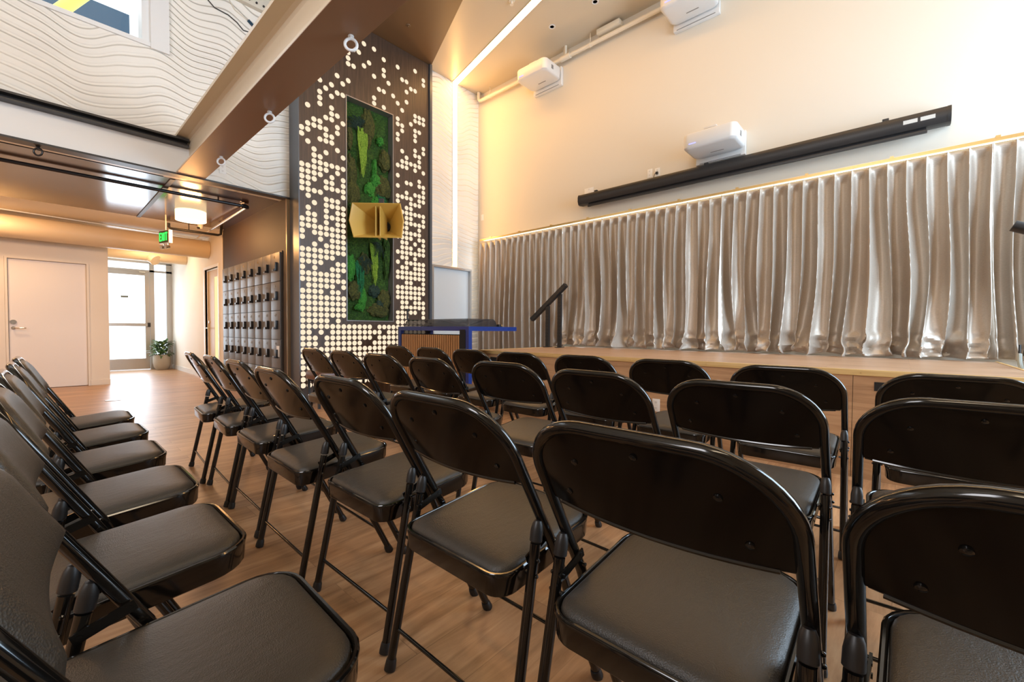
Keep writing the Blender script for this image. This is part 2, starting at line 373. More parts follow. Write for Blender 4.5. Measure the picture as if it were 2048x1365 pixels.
# fillets where the web meets the flanges
for s, xw in ((-1, 1.196), (1, 1.212)):
    for zz, d in ((2.762, 1), (3.145, -1)):
        vs = []
        for y in (by0, by1):
            vs.append([bm.verts.new((xw, y, zz)), bm.verts.new((xw+s*.035, y, zz)), bm.verts.new((xw+s*.010, y, zz+d*.012)), bm.verts.new((xw, y, zz+d*.035))])
        for k in range(1, 3): bm.faces.new((vs[0][k], vs[0][k+1], vs[1][k+1], vs[1][k]))
beam = obj('steel_beam', bm, ['cream_paint', 'brown_paint'])
tag(beam, 'long steel I-beam running overhead, cream sides and brown underside', 'beam')
def eyebolt(x, y, z, m_, label, group=None):
    t = thing('eye_bolt', label, 'eye bolt', (x, y, z), 0, group)
    a = math.radians(35)
    def ring(bm):
        tube(bm, [(.034*math.cos(k*PI/12)*math.cos(a), -.034*math.cos(k*PI/12)*math.sin(a), -.052+.034*math.sin(k*PI/12)) for k in range(24)], .0085, 10, closed=True)
    mk('ring', ring, m_, t)
    mk('shank', lambda bm: (lathe(bm, [(.016,0),(.018,-.006),(.016,-.010),(.009,-.011),(.008,-.022)], n=16)), m_, t)
for y, lb in ((2.45,'white eye bolt under the overhead beam, nearest the camera and largest'), (3.78,'white eye bolt at the middle of the overhead beam underside'), (5.13,'white eye bolt at the far end of the overhead beam, smallest of its three')):
    eyebolt(1.272, y, 2.738, 'white_paint', lb, 'eye bolts under the beam')
eyebolt(.03, 6.15, 2.728, 'pipe_black', 'black eye bolt hanging below the pale fascia at upper left')
# LED strip: vertical run on the far wall, then across the ceiling
t = thing('light_strip', 'glowing warm linear light running up the wave wall and across the ceiling', 'light', (5.16, YF, 2.17))
def P(bm, pts): polyface(bm, pts)
def led1(bm): box(bm, -.052, .052, -.006, 0, 0, ZC-2.17)
mk('wall_diffuser', led1, 'led', t)
dx, dy = -.58, -2.47; L_ = 3.35
mk('ceiling_diffuser', lambda bm: prism(bm, [(-.055,0),(.055,0),(.055+dx*L_,dy*L_),(-.055+dx*L_,dy*L_)], ZC-2.17-.008, ZC-2.17-.001), 'led', t)
mk('channel', lambda bm: (box(bm, -.060, -.052, -.009, 0, 0, ZC-2.17), box(bm, .052, .060, -.009, 0, 0, ZC-2.17),
    prism(bm, [(-.064,0),(-.055,0),(-.055+dx*L_,dy*L_),(-.064+dx*L_,dy*L_)], ZC-2.18, ZC-2.17), prism(bm, [(.055,0),(.064,0),(.064+dx*L_,dy*L_),(.055+dx*L_,dy*L_)], ZC-2.18, ZC-2.17)), 'cream_paint', t)

# ------------------------------------------------------------------ doors
def door_frame(bm, x0, x1, z, y, w_=.045, d=.02):
    box(bm, x0-w_, x0, y-d, y+.12, 0, z+w_); box(bm, x1, x1+w_, y-d, y+.12, 0, z+w_); box(bm, x0, x1, y-d, y+.12, z, z+w_)
d1 = struct('door_1', lambda bm: box(bm, DX0+.02, DX1-.03, YF+.06, YF+.10, .01, DZ-.03), 'white_paint')
M['door_blue'] = mat('pale blue grey door', (.66,.73,.78), .4); d1.data.materials[0] = M['door_blue']
mk('door_frame', lambda bm: door_frame(bm, DX0+.01, DX1-.03, DZ-.035, YF, .03, .012), 'alu', d1)
d2 = struct('door_2', lambda bm: box(bm, -.30, .572, 10.37, 10.41, .008, 2.075), 'door_white')
mk('door_frame', lambda bm: door_frame(bm, -.305, .575, 2.08, 10.33, .028, .012), 'wall_cool', d2)
def dl(bm):
    tube(bm, [(-.255,10.37,1.08),(-.255,10.345,1.08)], .036, 20)
mk('deadbolt', dl, 'chrome', d2)
mk('door_handle', lambda bm: (tube(bm, [(-.255,10.37,.985),(-.255,10.31,.985),(-.245,10.30,.985),(-.12,10.30,.985)], .010, 10), tube(bm, [(-.255,10.37,.985),(-.255,10.363,.985)], .026, 16)), 'chrome', d2)
# glass entrance door at the end of the hall
YE = 13.33
def ent(bm):
    box(bm, .85, 2.24, YE, YE+.1, 2.53, 2.75); box(bm, .85, 2.24, YE, YE+.08, 2.33, 2.375)
    for x0, x1 in ((.85,.90),(1.815,1.90),(2.13,2.24)): box(bm, x0, x1, YE, YE+.08, 0, 2.55)
    box(bm, 1.90, 2.13, YE, YE+.08, 0, .22)
fr_ = struct('window_4', ent, 'alu')
mk('glass_pane', lambda bm: (box(bm, 1.90, 2.13, YE+.04, YE+.045, .22, 2.33), box(bm, .90, 2.13, YE+.04, YE+.045, 2.375, 2.53)), 'glass', fr_)
d3 = struct('door_3', lambda bm: (box(bm, .905, .96, YE+.01, YE+.06, .02, 2.33), box(bm, 1.73, 1.81, YE+.01, YE+.06, .02, 2.33), box(bm, .96, 1.73, YE+.01, YE+.06, .02, .27), box(bm, .96, 1.73, YE+.01, YE+.06, 2.24, 2.33)), 'alu')
mk('glass_pane', lambda bm: box(bm, .96, 1.73, YE+.032, YE+.036, .27, 2.24), 'glass', d3)
mk('push_bar', lambda bm: (box(bm, .95, 1.79, YE-.05, YE-.01, 1.035, 1.105), ), 'alu', d3)
mk('latch_housing', lambda bm: box(bm, 1.76, 1.815, YE-.055, YE+.01, 1.02, 1.12, bev=.006), 'screen_black', d3)
mk('door_closer', lambda bm: box(bm, 1.62, 1.74, YE-.03, YE+.01, 2.30, 2.33), 'chrome', d3)
mk('notice', lambda bm: box(bm, 1.30, 1.43, YE+.020, YE+.030, 1.70, 1.745), 'notice', d3)
d4 = struct('door_4', lambda bm: (box(bm, XL+.03, XL+.07, 9.31, 9.44, .01, 2.12), box(bm, XL+.03, XL+.07, 9.75, 10.21, .01, 2.12), box(bm, XL+.03, XL+.07, 9.44, 9.75, .01, .18), box(bm, XL+.03, XL+.07, 9.44, 9.75, 1.98, 2.12)), 'wood_door')
mk('glass_pane', lambda bm: box(bm, XL+.034, XL+.044, 9.44, 9.75, .18, 1.98), 'honey_glass', d4)
mk('door_frame', lambda bm: (box(bm, XL-.025, XL+.02, 9.24, 9.29, 0, 2.19), box(bm, XL-.025, XL+.02, 10.23, 10.28, 0, 2.19), box(bm, XL-.025, XL+.02, 9.29, 10.23, 2.14, 2.19)), 'white_paint', d4)
mk('door_handle', lambda bm: (tube(bm, [(XL+.03,10.10,1.0),(XL-.03,10.10,1.0),(XL-.035,10.09,1.0),(XL-.035,9.97,1.0)], .011, 10), tube(bm, [(XL+.03,10.10,1.12),(XL+.012,10.10,1.12)], .028, 16)), 'chrome', d4)

# ------------------------------------------------------------------ stage
SX, SY0, SY1, SZ = 3.74, -.65, 3.958, .742
st = thing('stage', 'low wooden stage platform with plank deck and pale pine edge', 'stage', (SX, 1.65, 0))
ox, oy = SX, 1.65
mk('deck', lambda bm: box(bm, .022, 5.70-ox, SY0-oy+.02, SY1-oy-.02, SZ-.03, SZ), 'stage_top', st)
mk('riser', lambda bm: (box(bm, .012, .03, SY0-oy+.01, .232-oy-.0015, 0, SZ-.036), box(bm, .012, .03, .232-oy+.0015, SY1-oy-.01, 0, SZ-.036),
    box(bm, .03, 5.70-ox, SY1-oy-.04, SY1-oy-.02, 0, SZ-.03), box(bm, .03, 5.70-ox, SY0-oy+.02, SY0-oy+.04, 0, SZ-.03)), 'stage_front', st)
def ptrim(bm):
    box(bm, 0, .022, SY0-oy, SY1-oy, SZ-.038, SZ+.003, bev=.002); box(bm, .022, 5.70-ox, SY0-oy, SY0-oy+.02, SZ-.038, SZ+.003); box(bm, .022, 5.70-ox, SY1-oy-.02, SY1-oy, SZ-.038, SZ+.003)
mk('edge_trim', ptrim, 'pine', st)
for k in range(14):
    y = SY0-oy+.17+k*.335
    mk('screw', lambda bm: tube(bm, [(-.0012,y,SZ-.02),(.001,y,SZ-.02)], .0045, 10), 'gold', st)
for y0, y1 in ((3.63,3.75),(.0,.12)):
    mk('cable_port', lambda bm: box(bm, .0095, .0125, y0-oy, y1-oy, .605, .665), 'hole', st)
def outlet(name, loc, axis, label, cat='outlet', w_=.07, h=.115, plug=False):
    t = thing(name, label, cat, loc)
    s = {'-X': lambda a,b,c: (a,b,c)}
    def pl(bm): box(bm, -.006, 0, -w_/2, w_/2, -h/2, h/2, bev=.0025)
    def sk(bm):
        for z in (-.026,.026):
            box(bm, -.0075, -.0055, -.016, .016, z-.015, z+.015)
    def hl(bm):
        for z in (-.026,.026):
            for y in (-.006,.006): box(bm, -.0082, -.0070, y-.0012, y+.0012, z-.002, z+.007)
            box(bm, -.0082, -.0070, -.002, .002, z-.010, z-.006)
    mk('cover_plate', pl, 'plate', t)
    if cat == 'outlet':
        mk('socket', sk, 'plate', t); mk('socket_slots', hl, 'hole', t)
    else:
        mk('rocker', lambda bm: box(bm, -.009, -.005, -.012, .012, -.025, .025), 'plate', t)
    if axis == '-Y': t.rotation_euler = (0,0,PI/2)
    return t
outlet('wall_outlet', (SX+.012,1.625,.325), '-X', 'white outlet on the wooden stage riser, seen between the chairs')
outlet('wall_outlet', (XW,2.63,3.19), '-X', 'white wall plate left of the plugged outlet, above the screen housing')
o2 = outlet('wall_outlet', (XW,2.52,3.18), '-X', 'white outlet with a black plug, above the screen housing')
mk('plug', lambda bm: (box(bm, -.035, -.006, -.016, .016, -.03, .0, bev=.004), tube(bm, [(-.03,0,-.02),(-.045,.02,-.03),(-.04,.035,-.06),(-.03,.04,-.09)], .004, 8)), 'cable_black', o2)
outlet('wall_outlet', (XW,3.61,3.15), '-X', 'wide white blank plate above the left end of the screen housing', w_=.16, h=.10)
outlet('light_switch', (XW,5.98,3.15), '-X', 'small white switch plate near the right wall corner', 'switch')
outlet('wall_outlet', (1.525,YF,2.92), '-Y', 'white wall plate on the wave panels beside the far end of the beam')
outlet('wall_outlet', (XL-.01,12.0,.42), '-X', 'white outlet low on the hallway wall left of the lockers')

# ------------------------------------------------------------------ curtains
def curtain(y0, y1, ztop, zbot, seed, label, flare=1.0, x0=5.60, on_floor=False, name='curtain'):
    rnd = random.Random(seed); Wd = y1-y0; npl = max(3, round(Wd/.138)); nu = npl*22; nv = 96
    ph = [rnd.uniform(-.5,.5) for _ in range(npl+2)]; am = [rnd.uniform(.75,1.25) for _ in range(npl+2)]
    def fn(u, v):
        z = ztop + (zbot-ztop)*v
        p = u*npl; i = int(min(p, npl-1e-6)); f = p-i
        # pinch pleats at the header
        dd = min(f, 1-f); pin = math.exp(-(dd/.085)**2)
        header = .035*pin - .006
        # free falling folds: neighbouring pleats merge, drift and widen towards the hem
        q = noise.noise(Vector((u*npl*.23+seed*7, v*1.3, seed)))
        drift = .9*v*noise.noise(Vector((u*npl*.35+seed*3, v*1.1, 4.2)))
        s = math.sin(2*PI*(p+drift+.25))
        big = math.sin(2*PI*(p*.5+drift*1.4+.3*q))
        amp = (.026+.030*min(1,v*1.6))*(1+.5*q)
        body = 1.35*amp*(s*abs(s)**-.2 if abs(s) > 1e-4 else 0)*(1-.45*v*v*flare) + .062*big*v*flare
        k = min(1, v/.055); k = k*k*(3-2*k)
        d = header*(1-k) + body*k
        # hem: gathers and crumples
        h = max(0, (v-.86)/.14)
        d += flare*(.06*h*h*math.sin(2*PI*(p*.43+.2*q))) + flare*min(1,h*1.6)*(.10*noise.noise(Vector((p*1.5, v*15, seed+5))) + .06*noise.noise(Vector((p*3.6, v*34, seed+2))))+ .006*noise.noise(Vector((p*1.3, v*9, seed)))
        d += .03*flare*max(0,(v-.7)/.3)**2
        y = y0+u*Wd + (.020*math.cos(2*PI*(p+drift+.25)))*k*(1+.6*v) + flare*h*.05*noise.noise(Vector((p*1.0, v*15, seed+9)))
        z += (.010*math.sin(2*PI*(p*.5+.1)) + .012*noise.noise(Vector((p*.9, 3, seed))))*max(0,(v-.9)/.1)*flare
        if v < .06: z -= .012*(1-pin)*(1-v/.06)*.6
        return (x0 - d, y, z)
    t = thing(name, label, 'curtain', (x0, (y0+y1)/2, zbot), 0, 'silver taupe curtains along the right wall')
    bm = B_()
    vs = grid(bm, nu, nv, lambda u, v: Vector(fn(u, v)) - Vector((x0,(y0+y1)/2,zbot)))
    o = obj('curtain_panel', bm, 'curtain', t, fix=False)
    so = o.modifiers.new('thickness', 'SOLIDIFY'); so.thickness = .003; so.offset = 0
    # header hooks
    def hooks(bm):
        for i in range(npl+1):
            y = i*Wd/npl - Wd/2
            tube(bm, [(-.028, y, ztop-zbot-.03), (-.028, y, ztop-zbot+.012), (-.01, y, ztop-zbot+.02)], .002, 6)
    mk('hooks', hooks, 'steel', t)
    return t
curtain(3.985, 5.86, 2.632, .03, 1, 'narrow straight curtain panel at the far left of the row, beside the wave wall', flare=.12)
curtain(1.634, 3.965, 2.635, .770, 2, 'wide taupe curtain panel pooling on the stage, left of the middle gap')
curtain(-.56, 1.632, 2.640, .770, 3, 'wide taupe curtain panel pooling on the stage, right of the middle gap')
curtain(-1.5, -.565, 2.640, .765, 4, 'curtain panel at the far right edge, hanging beyond the stage end', flare=.35, x0=5.60)
t = thing('curtain_rail', 'long thin brass coloured curtain rail high on the right wall', 'rail', (XW, 2.2, 2.70))
mk('rail', lambda bm: (box(bm, -.15, -.135, -3.7, 3.70, -.035, -.012), box(bm, -.15, 0, -3.7, 3.70, -.012, -.006)), 'gold', t)
mk('board', lambda bm: box(bm, -.10, 0, -3.7, 3.70, -.006, .012), 'white_paint', t)
mk('daylight_leak_strip', lambda bm: box(bm, -.130, -.02, -3.7, 3.68, -.016, -.0125), 'daylight_leak', t)  # glowing strip imitates window light leaking over the curtain tops
for k in range(11): mk('bracket', lambda bm: box(bm, -.152, -.09, -3.5+k*.69, -3.47+k*.69, -.012, .010), 'gold', t)

# ------------------------------------------------------------------ projection screen housing
t = thing('projection_screen', 'long black retracted projection screen housing on the right wall', 'projection screen', (5.64, 1.70, 3.0))
hy = 2.005
prof = [(-.045,.065),(.09,.065),(.09,-.07),(-.01,-.085),(-.04,-.075),(-.06,-.03),(-.06,.03)]
def hous(bm, y0, y1, s=1):
    loft(bm, [[(x*s, y, z*s) for x, z in prof] for y in (y0, y1)], smooth=False)
mk('housing', lambda bm: hous(bm, -hy+.02, hy-.02), 'screen_black', t)
mk('end_cap', lambda bm: hous(bm, -hy, -hy+.025, 1.03), 'screen_black', t)
mk('end_cap', lambda bm: hous(bm, hy-.025, hy, 1.03), 'screen_black', t)
mk('weight_bar', lambda bm: box(bm, -.028, .0, -1.85, 1.85, -.128, -.098, bev=.005), 'screen_black', t)
mk('screen_fabric', lambda bm: box(bm, -.016, -.012, -1.84, 1.84, -.10, -.07), 'felt', t)
for y in (-1.55, .14, 1.72):
    mk('bracket', lambda bm: (box(bm, -.02, .104, y-.018, y+.018, .062, .072), box(bm, -.015, .02, y-.025, y+.025, .070, .10, bev=.004)), 'screen_black', t)
mk('label_sticker', lambda bm: (box(bm, -.0615, -.0600, -1.90, -1.80, -.020, .016), box(bm, -.0615, -.0600, -1.78, -1.68, -.020, .016)), 'sticker', t)
# ------------------------------------------------------------------ projectors
def projector(y, z, label, down=.0):
    t = thing('projector', label, 'projector', (XW, y, z), 0, 'white wall mounted projectors')
    def body(bm):
        rings = []
        for zz, ins in ((-.092,.045),(-.086,.018),(-.070,.004),(0,0),(.070,.0),(.084,.006),(.090,.02)):
            rings.append([(x, yy, zz) for x, yy in rrect(-.50+ins, -.07-ins*.4, -.30+ins, .30-ins, .07, 6)])
        loft(bm, rings)
    b_ = mk('body', body, 'proj', t)
    mk('lens_slot', lambda bm: box(bm, -.22, -.205, -.09, .06, -.0935, -.091), 'proj_dark', t)
    mk('side_port', lambda bm: box(bm, -.34, -.29, -.3015, -.296, -.03, .03), 'proj_dark', t)
    mk('badge', lambda bm: box(bm, -.503, -.4985, .14, .22, -.045, -.038), 'blue_led', t)
    mk('arm', lambda bm: (box(bm, -.44, -.02, -.07, .07, .112, .135, bev=.004), box(bm, -.43, -.38, -.05, .05, .086, .113), box(bm, -.20, -.05, -.09, .09, .086, .113)), 'proj', t)
    mk('wall_plate', lambda bm: box(bm, -.06, 0, -.285, .285, -.155, .135, bev=.008), 'proj', t)
    mk('plate_slot', lambda bm: box(bm, -.0625, -.060, -.24, .24, -.148, -.140), 'proj_dark', t)
    return t
projector(1.70, 3.27, 'white wall projector just above the black screen housing')
projector(4.40, 5.10, 'white projector high by the ceiling near the far corner light strip')
projector(2.02, 5.09, 'white projector high by the ceiling, cut by the top of the picture')
# sprinkler pipe high on the right wall
t = thing('sprinkler_pipe', 'cream painted pipe running along the top of the right wall', 'pipe', (5.66, 2.5, 5.31))
mk('pipe', lambda bm: tube(bm, [(0,-4.8,0),(0,3.42,0),(-.0,3.48,.01),(-.0,3.50,.05),(-.0,3.50,.17)], .030, 14), 'pipe_white', t)
for y in (1.06,1.55,3.2):
    mk('hanger', lambda bm: (tube(bm, [(0,y,.03),(0,y,.175)], .006, 8), tube(bm, [(0,y-.012,0),(0,y+.012,0)], .036, 14)), 'pipe_white', t)
mk('tee_joint', lambda bm: (tube(bm, [(0,1.42,0),(0,1.60,0)], .042, 14), tube(bm, [(0,1.51,0),(0,1.51,.175)], .022, 12)), 'pipe_white', t)
tag(mk('junction_box', lambda bm: (box(bm, 5.60, 5.74, 3.05, 3.42, 5.37, 5.44, bev=.004),), 'pipe_white'), 'flat cream box tucked behind the pipe near the ceiling', 'box')
for i, (x, y, lb) in enumerate(((5.166,3.91,'recessed ceiling speaker nearer the far corner, right of the light strip'), (5.168,3.18,'recessed ceiling speaker at the top edge of the picture, right of the light strip'))):
    t = thing('ceiling_speaker', lb, 'speaker', (x, y, ZC), 0, 'round recessed ceiling speakers')
    mk('ring', lambda bm: lathe(bm, [(.052,0),(.052,-.004),(.040,-.008),(.030,-.004),(.030,0)], n=24, cap=False), 'proj', t)
    mk('grille', lambda bm: lathe(bm, [(.031,-.002),(.001,-.002)], n=24), 'proj_dark', t)
tag(mk('ceiling_sprinkler', lambda bm: lathe(bm, [(.045,ZC),(.04,ZC-.012),(.012,ZC-.014),(.010,ZC-.05),(.025,ZC-.052),(.025,ZC-.056)], 4.40, 4.02, 20), 'pipe_white'), 'small cream sprinkler head on the ceiling left of the light strip', 'sprinkler')
tag(mk('ceiling_sprinkler', lambda bm: lathe(bm, [(.035,5.33),(.03,5.322),(.010,5.32),(.008,5.30),(.02,5.298)], 3.61, 5.29, 20), 'ceil_dark'), 'small dark sprinkler cap on the brown soffit', 'sprinkler')

# ------------------------------------------------------------------ dotted light panel
t = thing('light_wall_panel', 'tall dark wood wall panel full of glowing round dots', 'wall panel', (3.34, YP, 0))
px = 3.34
PX0, PX1 = 2.287, 4.395; MX0, MX1, MZ0, MZ1 = 2.925, 3.685, 1.112, 4.268
def pan(bm):
    for x0,x1,z0,z1 in ((PX0+.012,MX0,0,5.325),(MX1,PX1-.05,0,5.325),(MX0,MX1,0,MZ0),(MX0,MX1,MZ1,5.325)):
        box(bm, x0-px, x1-px, 0, .26, z0, z1)
mk('wood_face', pan, 'walnut', t)
mk('side_frame', lambda bm: (box(bm, PX0-px, PX0+.012-px, -.006, .29, 0, 5.325), box(bm, PX1-.045-px, PX1-px, -.035, .29, 0, 5.325)), 'frame_grey', t)
rnd = random.Random(11)
gx = [2.330 + k*.0797 for k in range(26)]
LEFT = {  # lit dots as read off the panel, bottom row first is z=.72
}
def dots(bm):
    nrow = int((5.24-.25)/.0782)
    for r in range(nrow):
        z = .25 + r*.0782
        for k, x in enumerate(gx):
            if MX0-.035 < x < MX1+.035 and MZ0-.035 < z < MZ1+.04: continue
            if x > PX1-.075: continue
            if z < 1.05: p = .94
            elif z < 1.7: p = .86
            elif z < 2.5: p = .80
            elif z < 3.2: p = .66
            elif z < 3.8: p = .46
            elif z < 4.4: p = .34
            else: p = .21
            cl = .5+.9*noise.noise(Vector((x*7.3, z*8.1, 3)))
            if rnd.random() > p*(.72+.56*cl): continue
            ra = .0345
            f = bm.faces.new([bm.verts.new((x-px+ra*math.cos(2*PI*a/20), -.0015, z+ra*math.sin(2*PI*a/20))) for a in range(20)])
o = mk('light_dots', dots, 'dot', t, fix=False)
o['label'] = 'glowing cream round dots set in the dark wood'
# moss picture
t = thing('moss_wall', 'tall framed green moss and fern picture set in the dotted panel', 'plant wall', (px, YP, MZ0))
W2 = (MX1-MX0)/2; H = MZ1-MZ0; cx0 = (MX0+MX1)/2-px
mk('frame', lambda bm: (box(bm, cx0-W2, cx0-W2+.014, -.012, .2, 0, H), box(bm, cx0+W2-.014, cx0+W2, -.012, .2, 0, H), box(bm, cx0-W2+.014, cx0+W2-.014, -.012, .2, 0, .014), box(bm, cx0-W2+.014, cx0+W2-.014, -.012, .2, H-.014, H)), 'moss_frame', t)
def mossfn(u, v):
    x = cx0-W2+.014+u*(2*W2-.028); z = .014+v*(H-.028)
    e = min(1, min(u,1-u,v*3,(1-v)*3)*9)
    d = .055*(.5+noise.noise(Vector((x*4.2,z*3.6,1)))) + .03*noise.noise(Vector((x*13,z*11,5))) + .010*noise.noise(Vector((x*40,z*40,2)))
    return (x, .12 - d*e, z)
mk('moss_bed', lambda bm: grid(bm, 60, 220, mossfn), 'moss', t, fix=False)
def clump(name, x, z, rx, rz, m_, seed, depth=.06, lab=None):
    def f(bm):
        bmesh.ops.create_icosphere(bm, subdivisions=4, radius=1)
        for v in bm.verts:
            p = v.co.copy(); k = 1+.35*noise.noise(p*2.3+Vector((seed,0,0)))+.12*noise.noise(p*8+Vector((seed,3,0)))
            v.co = Vector((x-px+p.x*rx*k, .07+p.y*depth*k, z-MZ0+p.z*rz*k))
        for f_ in bm.faces: f_.smooth = True
    o = mk(name, f, m_, t)
    if lab: o['label'] = lab
for i, (x, z, rx, rz, m_) in enumerate(((3.03,3.25,.09,.22,'moss_b'),(3.05,2.95,.11,.20,'moss_b'),(3.55,3.15,.12,.16,'moss_b'),(3.30,3.95,.10,.25,'moss_b'),(3.58,3.55,.09,.16,'moss_b'),
    (3.42,3.22,.07,.10,'moss_c'),(3.33,3.06,.08,.11,'moss_c'),(3.40,3.40,.035,.13,'moss_c'),(3.50,3.82,.05,.06,'moss_c'),(3.42,2.85,.07,.14,'moss_c'),
    (3.02,1.88,.07,.20,'moss_c'),(3.24,1.95,.10,.15,'moss_b'),(3.07,1.55,.11,.14,'moss_b'),(3.20,1.45,.06,.17,'moss_c'),(3.15,1.32,.06,.05,'moss_c'),(3.56,1.45,.10,.15,'moss_b'),(3.60,2.1,.05,.30,'moss'),(3.47,1.28,.16,.10,'moss_b'),(3.08,2.70,.10,.12,'moss'),(3.00,3.75,.06,.22,'moss_b'))):
    clump('moss_clump', x, z, rx, rz, m_, i*3.1)
clump('moss_clump', 3.40, 1.57, .085, .09, 'fern_dark', 77, .05)
clump('moss_clump', 3.50, 1.38, .07, .07, 'fern_dark', 78, .05)
clump('moss_clump', 3.12, 2.66, .10, .10, 'fern_dark', 79, .05)
def strands(name, x, z0, z1, w_, m_, seed, n_=34, lab=None):
    rn = random.Random(seed)
    def f(bm):
        for k in range(n_):
            xx = x-px + rn.uniform(-1,1)*w_*.5; L = (z0-z1)*(1-.55*abs(xx-(x-px))/(w_*.5)*rn.uniform(.5,1)); zt = z0-MZ0-rn.uniform(0,.08)
            pts = []; rr_ = []
            for j in range(7):
                s = j/6; pts.append((xx*(1-.0*s)+ (x-px-xx)*.35*s + .008*math.sin(9*s+k), .02+.03*(1-s)*rn.uniform(.6,1), zt-L*s)); rr_.append(.009*(1-.75*s)*rn.uniform(.8,1.2))
            tube(bm, pts, rr_, 6)
    o = mk(name, f, m_, t)
    if lab: o['label'] = lab
strands('hanging_strands', 3.20, 3.92, 3.22, .17, 'amaranth', 1, 40, 'lime green hanging strands near the top')
strands('hanging_strands', 3.39, 2.28, 1.66, .13, 'amaranth', 2, 30, 'lime green hanging strands below the horn')
strands('hanging_strands', 3.52, 3.02, 2.42, .14, 'emerald', 3, 30, 'emerald hanging strands at right')
strands('hanging_strands', 3.16, 2.02, 1.48, .14, 'emerald', 4, 30, 'emerald hanging strands at lower left')
def fern(x, z, ang, L, m_, spread=5):
    rn = random.Random(int(x*100+z*10))
    def f(bm):
        for s in range(spread):
            a = ang + (s-(spread-1)/2)*.42; dirx, dirz = math.sin(a), math.cos(a)
            for j in range(14):
                q = j/13; cx_ = x-px+dirx*L*q; cz_ = z-MZ0+dirz*L*q-.10*q*q*L*6*.4; cy_ = .05-.05*math.sin(q*PI)
                for sd in (-1,1):
                    l_ = .045*(1-q)+.010; ex, ez = cx_+sd*dirz*l_+dirx*.02, cz_-sd*dirx*l_+dirz*.02
                    tube(bm, [(cx_,cy_,cz_),((cx_+ex)/2,cy_-.006,(cz_+ez)/2),(ex,cy_+.005,ez)], [.003,.005,.001], 4)
            tube(bm, [(x-px+dirx*L*q, .05-.05*math.sin(q*PI), z-MZ0+dirz*L*q-.24*q*q*L) for q in (0,.25,.5,.75,1)], .003, 5)
    mk('fern_frond', f, m_, t)
fern(3.14, 3.90, -.6, .20, 'fern_dark', 6); fern(3.18, 2.05, 2.5, .20, 'fern_dark', 4); fern(3.50, 3.00, 3.0, .22, 'emerald', 3); fern(3.42, 2.30, 2.9, .2, 'fern_dark', 3)
# ------------------------------------------------------------------ yellow horn loudspeaker
t = thing('horn_speaker', 'large yellow rectangular horn loudspeaker mounted over the moss picture', 'loudspeaker', (3.125, 5.34, 2.485))
Fd = Vector((math.sin(math.radians(46)), math.cos(math.radians(46)), 0)); Rd = Vector((Fd.y, -Fd.x, 0)); Zd = Vector((0,0,1))
def hp(r, u, f): return Rd*r + Zd*u + Fd*f
mouth = [(-.36,.0),(-.318,.232),(.318,.232),(.362,.0),(.335,-.225),(-.30,-.225)]
def ringh(s, dep, rx=1, rz=1): return [hp(r*s*rx, u*s*rz, dep) for r, u in mouth]
def hornbody(bm):
    loft(bm, [ringh(1.0,0), ringh(1.03,.004), ringh(1.03,.022), ringh(.98,.026), ringh(.55,.30), ringh(.30,.42), ringh(.28,.46)], cap0=False, smooth=False)
    loft(bm, [ringh(1.0,0), ringh(.955,.012), ringh(.50,.27), ringh(.30,.36), ringh(.2,.40)], cap0=False, smooth=False)
mk('horn_flare', hornbody, 'horn', t)
def vanes(bm):
    for sx_ in (-.03,.045):
        obox(bm, hp(sx_+.01, 0, .17), Rd, Zd, (Fd*1.0+Rd*(.10 if sx_>0 else -.02)).normalized(), (.006,.205,.13))
mk('vane', vanes, 'horn', t)
mk('throat', lambda bm: tube(bm, [hp(.03,0,.385), hp(.03,0,.33)], .075, 24), 'hole', t)
mk('driver', lambda bm: tube(bm, [hp(0,0,.44), hp(0,0,.56)], .085, 24), 'screen_black', t)
mk('bracket', lambda bm: (obox(bm, hp(.06,.245,.12), Rd, Fd, Zd, (.035,.10,.008)), obox(bm, hp(.06,.275,.06), Rd, Fd, Zd, (.03,.025,.035)), tube(bm, [hp(.04,.25,.2), hp(.1,.2,.42)], .012, 8)), 'screen_black', t)

# ------------------------------------------------------------------ lockers
t = thing('locker_bank', 'tall bank of small grey lockers with black handles along the hallway wall', 'lockers', (XL, 7.6, 0))
mk('carcass', lambda bm: box(bm, -.012, -.001, 6.24-7.6, 8.97-7.6, 0, 2.06), 'locker_body', t)
DIG = {'0':'abcdef','1':'bc','2':'abged','3':'abgcd','4':'fgbc','5':'afgcd','6':'afgedc','7':'abc','8':'abcdefg','9':'abcdfg'}
def digits(bm, s, y, z, h=.030):
    w_ = h*.5; th = .004
    for i, ch in enumerate(s):
        y0 = y - i*(w_*1.5)
        seg = {'a':(0,w_,h,h),'d':(0,w_,0,0),'g':(0,w_,h/2,h/2),'f':(0,0,h/2,h),'e':(0,0,0,h/2),'b':(w_,w_,h/2,h),'c':(w_,w_,0,h/2)}
        for c_ in DIG[ch]:
            a, b2, z0, z1 = seg[c_]
            box(bm, -.0335, -.031, y0-b2-th/2, y0-a+th/2, z+z0-th/2, z+z1+th/2)
pw = (8.95-6.27)/8
num = 1
